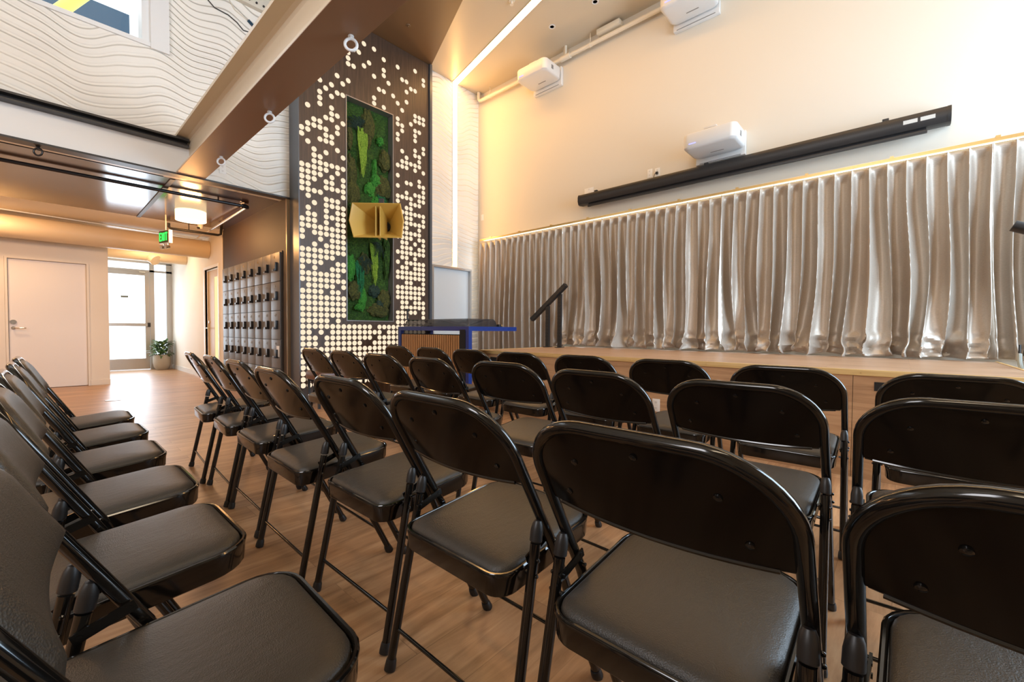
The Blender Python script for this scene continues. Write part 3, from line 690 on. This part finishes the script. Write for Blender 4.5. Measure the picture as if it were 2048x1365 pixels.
for r in range(5):
    z1 = 2.045 - r*.4; z0 = max(z1-.396, .05)
    for k in range(8):
        yl = 8.95 - k*pw       # far edge
        ms = 'locker_b' if (r, k) in ((1,6),(3,2)) else 'locker'
        d = mk('door', lambda bm: box(bm, -.030, -.012, yl-pw+.003-7.6, yl-.003-7.6, z0+.002, z1-.002, bev=.0015), ms, t)
        if ms == 'locker_b': d['label'] = 'darker taupe locker door'
        def hd(bm):
            yc = yl-pw*.72-7.6; zc = z1-.20
            box(bm, -.062, -.030, yc-.014, yc+.014, zc-.05, zc+.065, bev=.004); box(bm, -.078, -.030, yc-.012, yc+.055, zc-.055, zc-.025, bev=.004)
        mk('handle', hd, 'pipe_black', d)
        mk('number', lambda bm: digits(bm, '%d' % num, yl-pw*.42-7.6, z1-.075), 'gold' if r == 0 else 'sticker', d)
        num += 1
mk('paper_notice', lambda bm: box(bm, -.034, -.031, 6.30-7.6, 6.40-7.6, .61, .76), 'plate', t)

# ------------------------------------------------------------------ ceiling lamp, exit sign, pipes, ducts in the hall
def drum(x, y, label):
    t = thing('ceiling_lamp', label, 'lamp', (x, y, 2.75))
    mk('lamp_shade', lambda bm: lathe(bm, [(.190,-.004),(.190,-.150)], n=48, cap=False), 'lamp_shade', t)
    mk('diffuser', lambda bm: lathe(bm, [(.186,-.146),(.02,-.152),(.001,-.152)], n=48, cap=False), 'lamp_diff', t)
drum(1.565, 7.9, 'round glowing fabric drum lamp on the glossy brown ceiling')
drum(-1.2, 7.9, 'added unseen drum lamp beyond the left picture edge, warming the hall')  # extra lamp out of view, added for warm hall light
t = thing('exit_sign', 'green lit exit sign box with small emergency lamps under the ceiling', 'sign', (1.32, 8.42, 2.40))
t.rotation_euler = (0,0,math.radians(-74))
mk('housing', lambda bm: (box(bm, -.14, .14, .005, .055, -.10, .10, bev=.006), box(bm, -.006, .006, .024, .036, .10, .345)), 'plate', t)
mk('face', lambda bm: box(bm, -.13, .13, 0, .006, -.09, .09), 'locker_body', t)
def exit_text(bm):
    def seg(x0, z0, x1, z1, th=.011):
        a = Vector((x0, -.003, z0)); b2 = Vector((x1, -.003, z1)); d = (b2-a); L = d.length; d.normalize()
        nn = Vector((-d.z,0,d.x)); obox(bm, (a+b2)/2, d, Vector((0,1,0)), nn, (L/2+th*.4,.002,th))
    h = .055
    x = -.105; seg(x,-h,x,h); seg(x,h,x+.04,h); seg(x,0,x+.035,0); seg(x,-h,x+.04,-h)
    x = -.045; seg(x,-h,x+.045,h); seg(x+.045,-h,x,h)
    x = .025; seg(x,-h,x,h)
    x = .055; seg(x,h,x+.05,h); seg(x+.025,-h,x+.025,h)
mk('lettering', exit_text, 'green_sign', t)
for s in (-1,1): mk('emergency_lamp', lambda bm: (tube(bm, [(s*.06,.03,-.10),(s*.06,.03,-.125)], .012, 10), tube(bm, [(s*.06,.05,-.15),(s*.06,-.01,-.16)], [.02,.033], 16)), 'chrome', t)
t = thing('sprinkler_pipe', 'black pipe running across below the brown ceiling with a silver branch', 'pipe', (0, 6.85, 2.68))
mk('pipe', lambda bm: tube(bm, [(XB+.1,0,0.03),(1.97,0,.03)], .021, 12), 'pipe_black', t)
mk('elbow', lambda bm: (tube(bm, [(1.93,0,.03),(1.98,0,.03),(2.005,.015,.03),(2.01,.04,.03)], .029, 14),), 'pipe_black', t)
mk('branch', lambda bm: tube(bm, [(2.01,.03,.03),(2.01,1.95,.0)], .018, 12), 'alu', t)
mk('branch', lambda bm: tube(bm, [(2.01,1.95,0),(2.01,2.85,-.01)], .008, 8), 'pipe_white', t)
for x in (-1.0, 1.66): mk('hanger', lambda bm: tube(bm, [(x,0,.03),(x,0,.08)], .009, 8), 'pipe_black', t)
t = thing('sprinkler_pipe', 'short brown bent pipe hanging behind the drum lamp', 'pipe', (1.75, 8.95, 2.62))
mk('pipe', lambda bm: (tube(bm, [(-.28,-.02,.10),(-.28,-.02,.04),(-.25,-.02,.015),(.38,-.12,0),(.42,-.12,.02),(.43,-.12,.13)], .020, 12)), 'pipe_black', t)
mk('hanger', lambda bm: tube(bm, [(-.02,-.06,0.01),(-.02,-.06,.13)], .006, 8), 'pipe_black', t)
t = thing('security_camera', 'small white cone shaped camera under the ceiling behind the drum lamp', 'camera', (1.86, 8.75, 2.75))
mk('housing', lambda bm: lathe(bm, [(.045,0),(.042,-.01),(.034,-.075),(.030,-.085)], n=20), 'plate', t)
mk('lens', lambda bm: tube(bm, [(-.02,-.02,-.075),(-.045,-.04,-.080)], .016, 12), 'screen_black', t)
t = thing('air_duct', 'big round cream air duct crossing below the hallway ceiling', 'duct', (0, 9.95, 2.515))
mk('duct_body', lambda bm: tube(bm, [(XB+.1,0,0),(2.235,0,0)], .17, 40), 'duct', t)
mk('seam_band', lambda bm: [tube(bm, [(x,0,0),(x+.03,0,0)], .174, 40) for x in (-.9,)], 'duct', t)
t = thing('air_duct', 'second smaller round duct behind, near the glass entrance door', 'duct', (1.5, 11.8, 2.52))
mk('duct_body', lambda bm: tube(bm, [(-.62,0,0),(.735,0,0)], .12, 32), 'duct', t)
mk('collar', lambda bm: tube(bm, [(.15,-.02,0),(.15,-.06,-.05),(.2,-.12,-.10)], .11, 24), 'duct', t)
tag(mk('floor_plate', lambda bm: (box(bm, .60, .76, 7.93, 8.06, .0, .005),), 'alu'), 'small metal cover plate set in the open wooden floor', 'floor plate')
# potted plant
t = thing('potted_plant', 'leafy variegated plant in a beige pot beside the glass door', 'plant', (1.985, 13.07, 0))
mk('pot', lambda bm: lathe(bm, [(.105,0),(.15,.06),(.172,.17),(.168,.30),(.155,.36),(.140,.36),(.14,.31)], n=32), 'pot', t)
mk('soil', lambda bm: lathe(bm, [(.145,.33),(.001,.335)], n=24, cap=False), 'soil', t)
rn = random.Random(5)
def leaves(bm):
    for k in range(120):
        a = rn.uniform(0,2*PI); el = rn.uniform(-.15,1.35); L = rn.uniform(.12,.26); w_ = rn.uniform(.022,.038)
        base = Vector((rn.uniform(-.06,.06), rn.uniform(-.06,.06), rn.uniform(.36,.66))); base += Vector((math.cos(a),math.sin(a),0))*rn.uniform(.02,.09)
        d = Vector((math.cos(a)*math.cos(el), math.sin(a)*math.cos(el), math.sin(el))); sd = d.cross(Vector((0,0,1))).normalized()
        rows = []
        for j in range(7):
            s = j/6; p = base + d*L*s + Vector((0,0,-.10*s*s*L*3)); ww = w_*math.sin(PI*min(1,s*.92+.08))**.8
            if p.x > .24: p.x = .24
            if p.y > .22: p.y = .22
            rows.append([bm.verts.new(p - sd*ww), bm.verts.new(p + Vector((0,0,-.006))), bm.verts.new(p + sd*ww)])
        for A, B in zip(rows, rows[1:]):
            for i in range(2):
                f = bm.faces.new((A[i],A[i+1],B[i+1],B[i])); f.smooth = True
o = mk('foliage', leaves, 'leaf', t, fix=False)
def stems(bm):
    for k in range(9):
        a = rn.uniform(0,2*PI); tube(bm, [(0.02*math.cos(a),.02*math.sin(a),.33),(.06*math.cos(a),.06*math.sin(a),.52),(.10*math.cos(a),.10*math.sin(a),.66)], [.007,.006,.004], 6)
mk('stem', stems, 'leaf', t)

# ------------------------------------------------------------------ leather bench and DJ booth
t = thing('bench', 'brown leather bench in front of the dotted light panel', 'bench', (2.72, 5.50, 0))
def cush(bm):
    rings = []
    for z, ins in ((.355,.02),(.362,.004),(.40,0),(.445,.003),(.465,.018),(.472,.04)):
        rings.append([(x, y, z) for x, y in rrect(-.42+ins, .42-ins, -.19+ins, .19-ins, .05, 5)])
    loft(bm, rings)
mk('cushion', cush, 'leather', t)
for x in (-.38,.38):
    for y in (-.15,.15): mk('leg', lambda bm: box(bm, x-.014, x+.014, y-.014, y+.014, 0, .358), 'screen_black', t)
mk('rail', lambda bm: (box(bm, -.38, .38, -.157, -.143, .32, .35), box(bm, -.38, .38, .143, .157, .32, .35)), 'screen_black', t)
t = thing('dj_booth', 'blue framed booth with vertical oak slats and a smoked acrylic cover', 'booth', (3.21, 4.2, 0))
Y0, Y1 = 3.55-4.2, 4.93-4.2
def bf(bm):
    for x, y in ((0,Y0),(0,Y1-.05),(.48,Y1-.05)): box(bm, x, x+.05, y, y+.05, 0, 1.035)
    box(bm, 0, .05, Y0+.05, Y1-.05, .985, 1.035) ; box(bm, .48, .53, Y0+.05, Y1-.05, .985, 1.035)
    box(bm, .05, .80, Y0, Y0+.05, .985, 1.035); box(bm, .05, .48, Y1-.05, Y1, .985, 1.035)
mk('frame', bf, 'blue', t)
def sl(bm):
    y = Y0+.16
    while y < Y1-.07:
        box(bm, -.002, .014, y, y+.024, .06, .935); y += .040
mk('slat_panel', sl, 'slat', t)
mk('backing', lambda bm: (box(bm, .014, .03, Y0+.055, Y1-.055, .05, .945), box(bm, -.004, .014, Y0+.055, Y0+.15, .05, 1.0)), 'felt', t)
mk('table_top', lambda bm: box(bm, .05, .48, Y0+.05, Y1-.05, 1.012, 1.028), 'felt', t)
def lid(bm):
    rings = []
    for z, a, b2 in ((1.036,.0,.0),(1.10,.015,.012),(1.125,.03,.03)):
        rings.append([(x, y, z) for x, y in rrect(.01+a, .50-a, Y0+.03+b2, Y1-.10-b2, .03, 4)])
    loft(bm, rings)
mk('acrylic_cover', lid, 'acrylic', t)
mk('side_panel', lambda bm: box(bm, .0, .50, Y1+.002, Y1+.016, .05, 1.03), 'acrylic', t)
t = thing('microphone_stand', 'thin black stand with a crossbar on the booth left end', 'stand', (3.30, 4.86, 1.036))
mk('pole', lambda bm: (tube(bm, [(0,0,.09),(0,0,.235)], .012, 10), box(bm, -.02,.02,-.02,.02,.088,.10)), 'screen_black', t)
mk('crossbar', lambda bm: tube(bm, [(0,-.22,.222),(0,.30,.222)], .004, 6), 'screen_black', t)
mk('clamp', lambda bm: box(bm, -.02,.02,-.03,.03,.205,.235, bev=.004), 'screen_black', t)
# small items on the blue arm
t = thing('audio_adapter', 'tiny dark and brass adapter on the blue arm of the booth', 'adapter', (3.74, 3.575, 1.035))
mk('body', lambda bm: box(bm, -.04,.0,-.02,.02,0,.03, bev=.003), 'screen_black', t)
mk('plug', lambda bm: (tube(bm, [(.0,0,.015),(.03,0,.015)], .010, 10)), 'gold', t)

# ------------------------------------------------------------------ stage lighting bars
def light_bar(p0, p1, posts, label, r=.028):
    t = thing('stage_light_bar', label, 'stage light', (posts[0][0], posts[0][1], SZ+.003))
    o_ = Vector((posts[0][0], posts[0][1], SZ+.003)); p0 = Vector(p0)-o_; p1 = Vector(p1)-o_
    d = (p1-p0).normalized(); s = d.cross(Vector((1,0,0))).normalized()
    mk('bar', lambda bm: obox(bm, (p0+p1)/2, d, Vector((1,0,0)), s, ((p1-p0).length/2, .035, r)), 'screen_black', t)
    for x, y, zt in posts:
        q = Vector((x, y, 0)) - Vector((o_.x, o_.y, 0))
        def post(bm):
            box(bm, q.x-.02, q.x+.02, q.y-.028, q.y+.028, 0, zt-o_.z)
            k = .1
            while k < zt-o_.z-.05:
                for s_ in (-1,1): box(bm, q.x-.0215, q.x-.0195, q.y+s_*.017-.004, q.y+s_*.017+.004, k, k+.02, 1)
                k += .05
        mk('post', post, ['screen_black','hole'], t)
        mk('foot_plate', lambda bm: box(bm, q.x-.09, q.x+.09, q.y-.024, q.y+.024, 0, .008), 'screen_black', t)
light_bar((5.14,4.23,1.16), (5.14,3.60,1.655), [(5.16,3.72,1.53),(5.14,3.925,1.36)], 'black bar slanting up on two perforated posts at the stage left end')
t = thing('stage_light_bar', 'black cylindrical lamp arm poking in at the right picture edge', 'stage light', (4.1, -.95, SZ+.003))
mk('bar', lambda bm: tube(bm, [(.0,.44,.925),(0,.0,.70),(0,-.25,.57)], .034, 20), 'screen_black', t)
mk('post', lambda bm: tube(bm, [(0,-.05,.68),(0,-.05,.02-SZ),(0,-.05,-SZ)], .02, 12), 'screen_black', t)
mk('foot_plate', lambda bm: lathe(bm, [(.2,-SZ-.003),(.2,-SZ+.012),(.03,-SZ+.02)], 0, -.05, 24), 'screen_black', t)
# cables and rack at the right end of the stage
t = thing('equipment_rack', 'black equipment rack full of cables beyond the right end of the stage', 'rack', (4.98, -1.02, 0))
mk('cabinet', lambda bm: (box(bm, -.33, .33, -.3, .22, 0, .62, bev=.01), box(bm, -.31, -.27, .18, .22, .62, 1.5), box(bm, -.31,.2,-.25,.2,.80,.82)), 'screen_black', t)
mk('device', lambda bm: (box(bm, -.20,.1,-.2,.15,.62,.70, bev=.006), box(bm, -.24,-.12,.02,.12,.90,.93)), 'plate', t)
rn = random.Random(3)
for k, m_ in enumerate(['cable_black','cable_grey','cable_blue','cable_black','cable_yellow','cable_black','cable_grey','cable_black','cable_black','cable_blue','cable_black','cable_black']):
    pts = [Vector((rn.uniform(-.3,.3), rn.uniform(.0,.27), .66+.02*k))]
    for j in range(5): pts.append(pts[-1] + Vector((rn.uniform(-.14,.14), rn.uniform(-.06,.09), rn.uniform(-.05,.12))))
    pts = [Vector((max(-.34,min(.33,p.x)), max(-.1,min(.30,p.y)), max(.63,min(1.02,p.z)))) for p in pts]
    sm = []
    for i in range(len(pts)-1):
        a = pts[max(0,i-1)]; b2 = pts[i]; c2 = pts[i+1]; d2 = pts[min(len(pts)-1,i+2)]
        for s in range(5):
            q = s/5; sm.append(.5*((2*b2)+(c2-a)*q+(2*a-5*b2+4*c2-d2)*q*q+(3*b2-3*c2+d2-a)*q**3))
    sm.append(pts[-1])
    mk('cable', lambda bm: tube(bm, sm, .008 if k != 1 else .014, 8), m_, t)
mk('connector', lambda bm: tube(bm, [(-.2,.26,.80),(-.2,.24,.84)], .018, 10), 'red', t)
# cable and sensor on the upper wall left of the beam
t = thing('wall_cable', 'thin dark cable wandering down the wave wall left of the beam', 'cable', (1.5, YF, 4.8))
mk('cable', lambda bm: tube(bm, [(-.16,-.01,.25),(-.105,-.01,.045),(-.04,-.01,-.01),(.10,-.01,-.02),(.19,-.01,-.06),(.26,-.01,-.12),(.33,-.01,-.11),(.45,-.012,-.2)], .006, 8), 'cable_black', t)
t = thing('wall_cable', 'pale cable ending in a small navy connector beside the beam', 'cable', (1.75, YF, 4.85))
mk('cable', lambda bm: tube(bm, [(-.20,-.01,.30),(-.16,-.01,.15),(-.08,-.01,.03),(.05,-.01,-.02)], .005, 8), 'pipe_white', t)
mk('connector', lambda bm: obox(bm, Vector((.09,-.015,-.045)), Vector((.8,0,-.6)), Vector((0,1,0)), Vector((.6,0,.8)), (.035,.012,.014)), 'bldg', t)
t = thing('ceiling_junction', 'beige mechanical bracket by the top of the picture behind the beam', 'bracket', (1.85, YF-.02, 5.05))
mk('plate', lambda bm: box(bm, -.18, .22, -.05, .02, -.05, .25, bev=.006), 'pipe_white', t)
for k in range(4): mk('bolt', lambda bm: tube(bm, [(-.12+k*.08,-.05,.0),(-.12+k*.08,-.065,.0)], .012, 8), 'trim_dark', t)

# outside, seen through the upper window
t = thing('neighbor_building', 'dark blue building seen through the upper window', 'building', (-3, 13.5, 0))
mk('wall', lambda bm: box(bm, -6, 4.55, 0, 3, 2.9, 8.30), 'bldg', t)
mk('base', lambda bm: box(bm, -6, 4.0, .5, 3, 0, 2.9), 'bldg', t)
t = thing('yellow_pole', 'yellow diagonal tube outside the upper window', 'pole', (.2, 11, 3))
mk('tube', lambda bm: tube(bm, [(-.6,0,2.4),(.95,0,4.75)], .10, 16), 'yellow', t)

# ------------------------------------------------------------------ folding chair
XF, WF, WR = .394, .225, .236
Bp = Vector((.176, 0, .458)); ev = Vector((-.4885, 0, .8726)); en = Vector((-.8726, 0, -.4885))
def PB(y, v, n_=0): return Bp + ev*v + en*n_ + Vector((0, y, 0))
HW, VT, RC = .2265, .424, .132
def make_chair():
    t = thing('folding_chair', 'x', 'chair')
    def bframe(bm):
        pts = [PB(HW, -.02), PB(HW, .10), PB(HW, .2)]
        for k in range(13):
            a = PI/2*k/12; pts.append(PB(HW-RC+RC*math.cos(a), VT-RC+RC*math.sin(a)))
        for s in (.6,.3,0,-.3,-.6): pts.append(PB((HW-RC)*s, VT + .0))
        for k in range(13):
            a = PI/2*(1-k/12); pts.append(PB(-(HW-RC)-RC*math.cos(a), VT-RC+RC*math.sin(a)))
        pts += [PB(-HW, .2), PB(-HW, .10), PB(-HW, -.02)]
        tube(bm, pts, .0128, 14)
    mk('back_frame', bframe, 'black_gloss', t)
    for s in (1,-1):
        top = PB(s*HW, -.018); ft = Vector((XF, s*WF, 0)); mid = top.lerp(ft, .2)+Vector((-.004,0,0))
        lg = mk('leg', lambda bm: tube(bm, [top, mid, ft.lerp(top,.02)+Vector((0,0,.004))], .0126, 14), 'black_gloss', t)
        d = (ft-mid).normalized()
        mk('rubber_foot', lambda bm: tube(bm, [ft-d*.035, ft-d*.028, ft-d*.012, ft+Vector((0,0,.003))], [.0135,.0155,.017,.0165], 14), 'rubber', lg)
        # rear leg with plastic cap
        f2 = Vector((0, s*WR, 0)); tp = Vector((.1105, s*.2262, .548)); d2 = (tp-f2).normalized()
        lg = mk('leg', lambda bm: tube(bm, [f2+d2*.006, tp-d2*.05], .0125, 14), 'black_gloss', t)
        mk('leg_cap', lambda bm: tube(bm, [tp-d2*.046, tp-d2*.044, tp-d2*.020, tp-d2*.006, tp+d2*.002, tp+d2*.004], [.0130,.0150,.0148,.0125,.009,.002], 14), 'rubber', lg)
        mk('rubber_foot', lambda bm: tube(bm, [f2+d2*.035, f2+d2*.028, f2+d2*.012, f2+Vector((0,0,.003))], [.0135,.0155,.017,.0165], 14), 'rubber', lg)
        # link strap between rear leg and back tube
        a = tp-d2*.085; b2 = PB(s*HW, .035)
        def strap(bm):
            ca, cb = a+Vector((0,-s*.014,0)), b2+Vector((0,-s*.016,0)); dd = (cb-ca).normalized(); nn = dd.cross(Vector((0,1,0)))
            obox(bm, (ca+cb)/2, dd, Vector((0,1,0)), nn, ((cb-ca).length/2+.010,.002,.010))
        mk('hinge_strap', strap, 'black_gloss', t)
        for p, r_ in ((a, .006), (b2, .006), (Bp+Vector((0,s*HW,0)), .006), (Vector((.088, s*.2275, .430)), .006)):
            mk('rivet', lambda bm: tube(bm, [p+Vector((0,s*-.019,0)), p+Vector((0,s*.0150,0)), p+Vector((0,s*.0175,0))], [r_*.8, r_*.8, r_*.4], 10), 'black_gloss', t)
    mk('stretcher', lambda bm: tube(bm, [(.0235,-.238,.115),(.0235,.238,.115)], .0058, 10), 'black_gloss', t)
    mk('stretcher', lambda bm: tube(bm, [(.342,-.225,.115),(.342,.225,.115)], .0058, 10), 'black_gloss', t)
    # seat pan: rimmed steel tray, tilted back
    zs = lambda x: .431 + (.466-.431)*(x-.0127)/(.4263-.0127)
    def outl(ins, dz, n_=6):
        x0, x1, y1 = .0127+ins, .4263-ins, .201-ins; out = []
        for cx_, cy_, r_, a0 in ((x1,y1,.085,0),(x0,y1,.055,90),(x0,-y1,.055,180),(x1,-y1,.085,270)):
            r_ = max(.012, r_-ins); sx = -1 if cx_ == x1 else 1; sy = -1 if cy_ > 0 else 1
            for k in range(n_+1):
                a = math.radians(a0+90*k/n_); xx = cx_+sx*r_+r_*math.cos(a); yy = cy_+sy*r_+r_*math.sin(a)
                out.append((xx, yy, zs(xx)+dz))
        return out
    def pan_(bm):
        loft(bm, [outl(.012,-.046), outl(.004,-.050), outl(.0015,-.046), outl(.0,-.010), outl(-.0025,-.003), outl(-.0025,.003), outl(.0005,.0065), outl(.005,.0065), outl(.008,.003), outl(.009,-.010)])
    mk('seat_pan', pan_, 'black_gloss', t)
    def pad(bm):
        prof_ = ((.0105,-.009),(.0105,-.001),(.014,.008),(.023,.0145),(.04,.0195),(.065,.0225),(.10,.0245),(.14,.0255),(.168,.026))
        loft(bm, [outl(a, b2) for a, b2 in prof_])
    mk('seat', pad, 'vinyl', t)
    # back panel (steel) and front cushion
    def bow(y, v=.222): return .020*(1-(y/.215)**2)*max(0, min(1, (VT-.012-v)/(VT-.234)))
    def topv(y, ins):
        ay = abs(y); hw = HW-ins; rc = RC-ins; yc = hw-rc
        if ay <= yc: return VT-ins
        q = min(1, (ay-yc)/rc); return VT-RC+rc*math.sqrt(max(0, 1-q*q))
    def shell(bm, ins, n0, n1, v0, hwid, puff=0, nu=30, nv=12):
        def side(fl):
            def f(u, v):
                y = (-1+2*u)*hwid; tv = max(topv(y, ins), v0+.003); vv = v0+(tv-v0)*v
                e = min((1-abs(2*u-1))*3.4, v*3.4, (1-v)*3.4, 1); e = math.sqrt(max(0, 1-(1-e)**2))
                nn = n0+bow(y, vv) if fl == 0 else n1+bow(y, vv)-puff*e
                return PB(y, vv, nn)
            return f
        g0 = grid(bm, nu, nv, side(0)); g1 = grid(bm, nu, nv, side(1))
        def strip(a, b2):
            for i in range(len(a)-1): bm.faces.new((a[i], a[i+1], b2[i+1], b2[i])).smooth = True
        strip(g0[0], g1[0]); strip(g0[-1], g1[-1]); strip([g[0] for g in g0], [g[0] for g in g1]); strip([g[-1] for g in g0], [g[-1] for g in g1])
    bp_ = mk('back_panel', lambda bm: shell(bm, -.001, .004, .001, .222, .2185), 'black_panel', t)
    mk('panel_hem', lambda bm: tube(bm, [PB(-.195+.39*k/12, .218, .003+bow(-.195+.39*k/12)) for k in range(13)], .0048, 8), 'black_gloss', bp_)
    for y, v in ((-.16,.262),(.16,.262),(-.125,.345),(.125,.345),(0,.388)):
        p = PB(y, v, .0045+bow(y, v))
        mk('screw', lambda bm: (tube(bm, [p-en*.001, p+en*.002, p+en*.0035], [.0070,.0065,.0035], 12),), 'black_gloss', bp_)
    mk('back_cushion', lambda bm: shell(bm, .012, -.002, -.008, .212, .212, .018), 'vinyl', t)
    return t
chair0 = make_chair()
used = [False]
def place(x, y, rz, label, group):
    if not used[0]: c_ = chair0; used[0] = True
    else: c_ = copy_tree(chair0)
    c_.location = (x, y, 0); c_.rotation_euler = (0,0,rz); c_['label'] = label; c_['group'] = group
    return c_
ordn = ['farthest', 'second farthest', 'third farthest', 'fourth farthest', 'fourth nearest', 'third nearest', 'second nearest', 'nearest']
rows = {
 'third row back from the stage': [(.711,3.535,-.07),(.706,3.005,-.055),(.697,2.492,-.030),(.660,1.915,-.02),(.699,1.392,.009),(.676,.851,-.001),(.666,.318,.007),(.695,-.186,-.01)],
 'second row back from the stage': [(1.528,3.575,-.003),(1.526,3.045,-.002),(1.513,2.520,.003),(1.515,2.000,-.05),(1.571,1.475,.05),(1.504,.911,-.044),(1.510,.385,.007),(1.490,-.15,.053)],
 'row closest to the stage': [(2.365,3.64,.002),(2.373,3.115,-.001),(2.366,2.595,.002),(2.356,2.065,.006),(2.371,1.524,0),(2.372,.971,-.001),(2.345,.401,.027),(2.340,-.167,.012)],
}
for rn_, L in rows.items():
    for i, (x, y, a) in enumerate(L):
        place(x, y, a, 'black folding chair, %s, %s to the camera' % (rn_, ordn[i].replace('farthest', 'farthest').replace(' to', '')) if 'near' in ordn[i] else 'black folding chair, %s, %s from the camera' % (rn_, ordn[i]), 'folding chairs in the ' + rn_)
o6 = ['just outside the lower left picture corner', 'out of view beside the camera', 'nearest and largest', 'second nearest', 'third nearest', 'third farthest', 'second farthest', 'farthest']
for i, (x, y, a) in enumerate([(-.060,.29,0),(-.062,-.26,.01),(-.060,.828,-.028),(-.073,1.375,.004),(-.064,1.90,0),(-.064,2.445,-.004),(-.054,2.968,.01),(-.046,3.49,-.02)]):
    place(x, y, a, ('black folding chair, left row, %s' if i < 2 else 'black folding chair in the left row showing its padded front, %s') % o6[i], 'folding chairs in the back row at the left edge')

# ------------------------------------------------------------------ camera
cam = bpy.data.cameras.new('camera'); co = bpy.data.objects.new('camera', cam); C.objects.link(co)
f_, yaw, pit, rol = 857.758, math.radians(47.887), math.radians(-1.486), math.radians(.333)
cam.sensor_width = 36; cam.lens = f_*36/2048; cam.clip_start = .02
F = Vector((math.sin(yaw)*math.cos(pit), math.cos(yaw)*math.cos(pit), math.sin(pit)))
R = Vector((math.cos(yaw), -math.sin(yaw), 0)); U = R.cross(F)
R2 = R*math.cos(rol)+U*math.sin(rol); U2 = -R*math.sin(rol)+U*math.cos(rol)
mw = Matrix.Identity(4)
for i in range(3): mw[i][0] = R2[i]; mw[i][1] = U2[i]; mw[i][2] = -F[i]
mw.translation = Vector((0,0,1)); co.matrix_world = mw
bpy.context.scene.camera = co

# ------------------------------------------------------------------ light
def area(name, loc, target, sx, sy, power, col):
    l = bpy.data.lights.new(name, 'AREA'); l.shape = 'RECTANGLE'; l.size = sx; l.size_y = sy; l.energy = power; l.color = col
    o = bpy.data.objects.new(name, l); C.objects.link(o); o.location = loc
    o.rotation_euler = (Vector(target)-Vector(loc)).to_track_quat('-Z', 'Y').to_euler(); return o
area('daylight_right_window', (4.2, YB+.05, 2.4), (4.2, 5, 2.2), 2.6, 3.4, 250, (.58,.79,1))
area('warm_room_fill', (.2, -.8, ZC-.12), (1.6, 4.5, 1.6), 3.4, .5, 60, (1,.80,.56))  # added warm fill from behind the camera, no fixtures there
area('west_fill', (XB+.08, 1.6, 3.6), (2.2, 5.0, 3.8), 3.2, 2.2, 215, (.97,.96,1))  # added fill for the upper left facade, this wall has no window
area('daylight_entrance', (1.4, YE-.08, 1.3), (1.4, 5, .8), .8, 2.0, 26, (.74,.87,1))
for x, y in ((1.565,7.9),(-1.2,7.9)):  # second bulb serves the added lamp out of view
    l = bpy.data.lights.new('drum_bulb', 'POINT'); l.energy = 40; l.color = (1,.47,.15); l.shadow_soft_size = .12
    o = bpy.data.objects.new('drum_bulb', l); C.objects.link(o); o.location = (x, y, 2.50)
l = area('hall_fill', (1.55, 11.2, 2.72), (1.55, 11.2, 0), .4, .4, 12, (1,.66,.36))  # added warm fill under the hall ceiling, no fixture
l = area('hall_fill', (-.6, 9.3, 2.72), (-.3, 9.6, 0), .5, .3, 17, (1,.62,.32))  # second added hall fill, also without a fixture
wd_ = bpy.data.worlds.new('world'); bpy.context.scene.world = wd_; wd_.use_nodes = True
wd_.node_tree.nodes['Background'].inputs['Color'].default_value = (.86,.94,1,1)
wd_.node_tree.nodes['Background'].inputs['Strength'].default_value = 2.2
sc = bpy.context.scene
sc.view_settings.view_transform = 'Standard'; sc.view_settings.look = 'None'; sc.view_settings.gamma = 1
sc.view_settings.use_curve_mapping = False; sc.view_settings.exposure = 0.3
sc.cycles.use_denoising = True
sc.cycles.max_bounces = 8
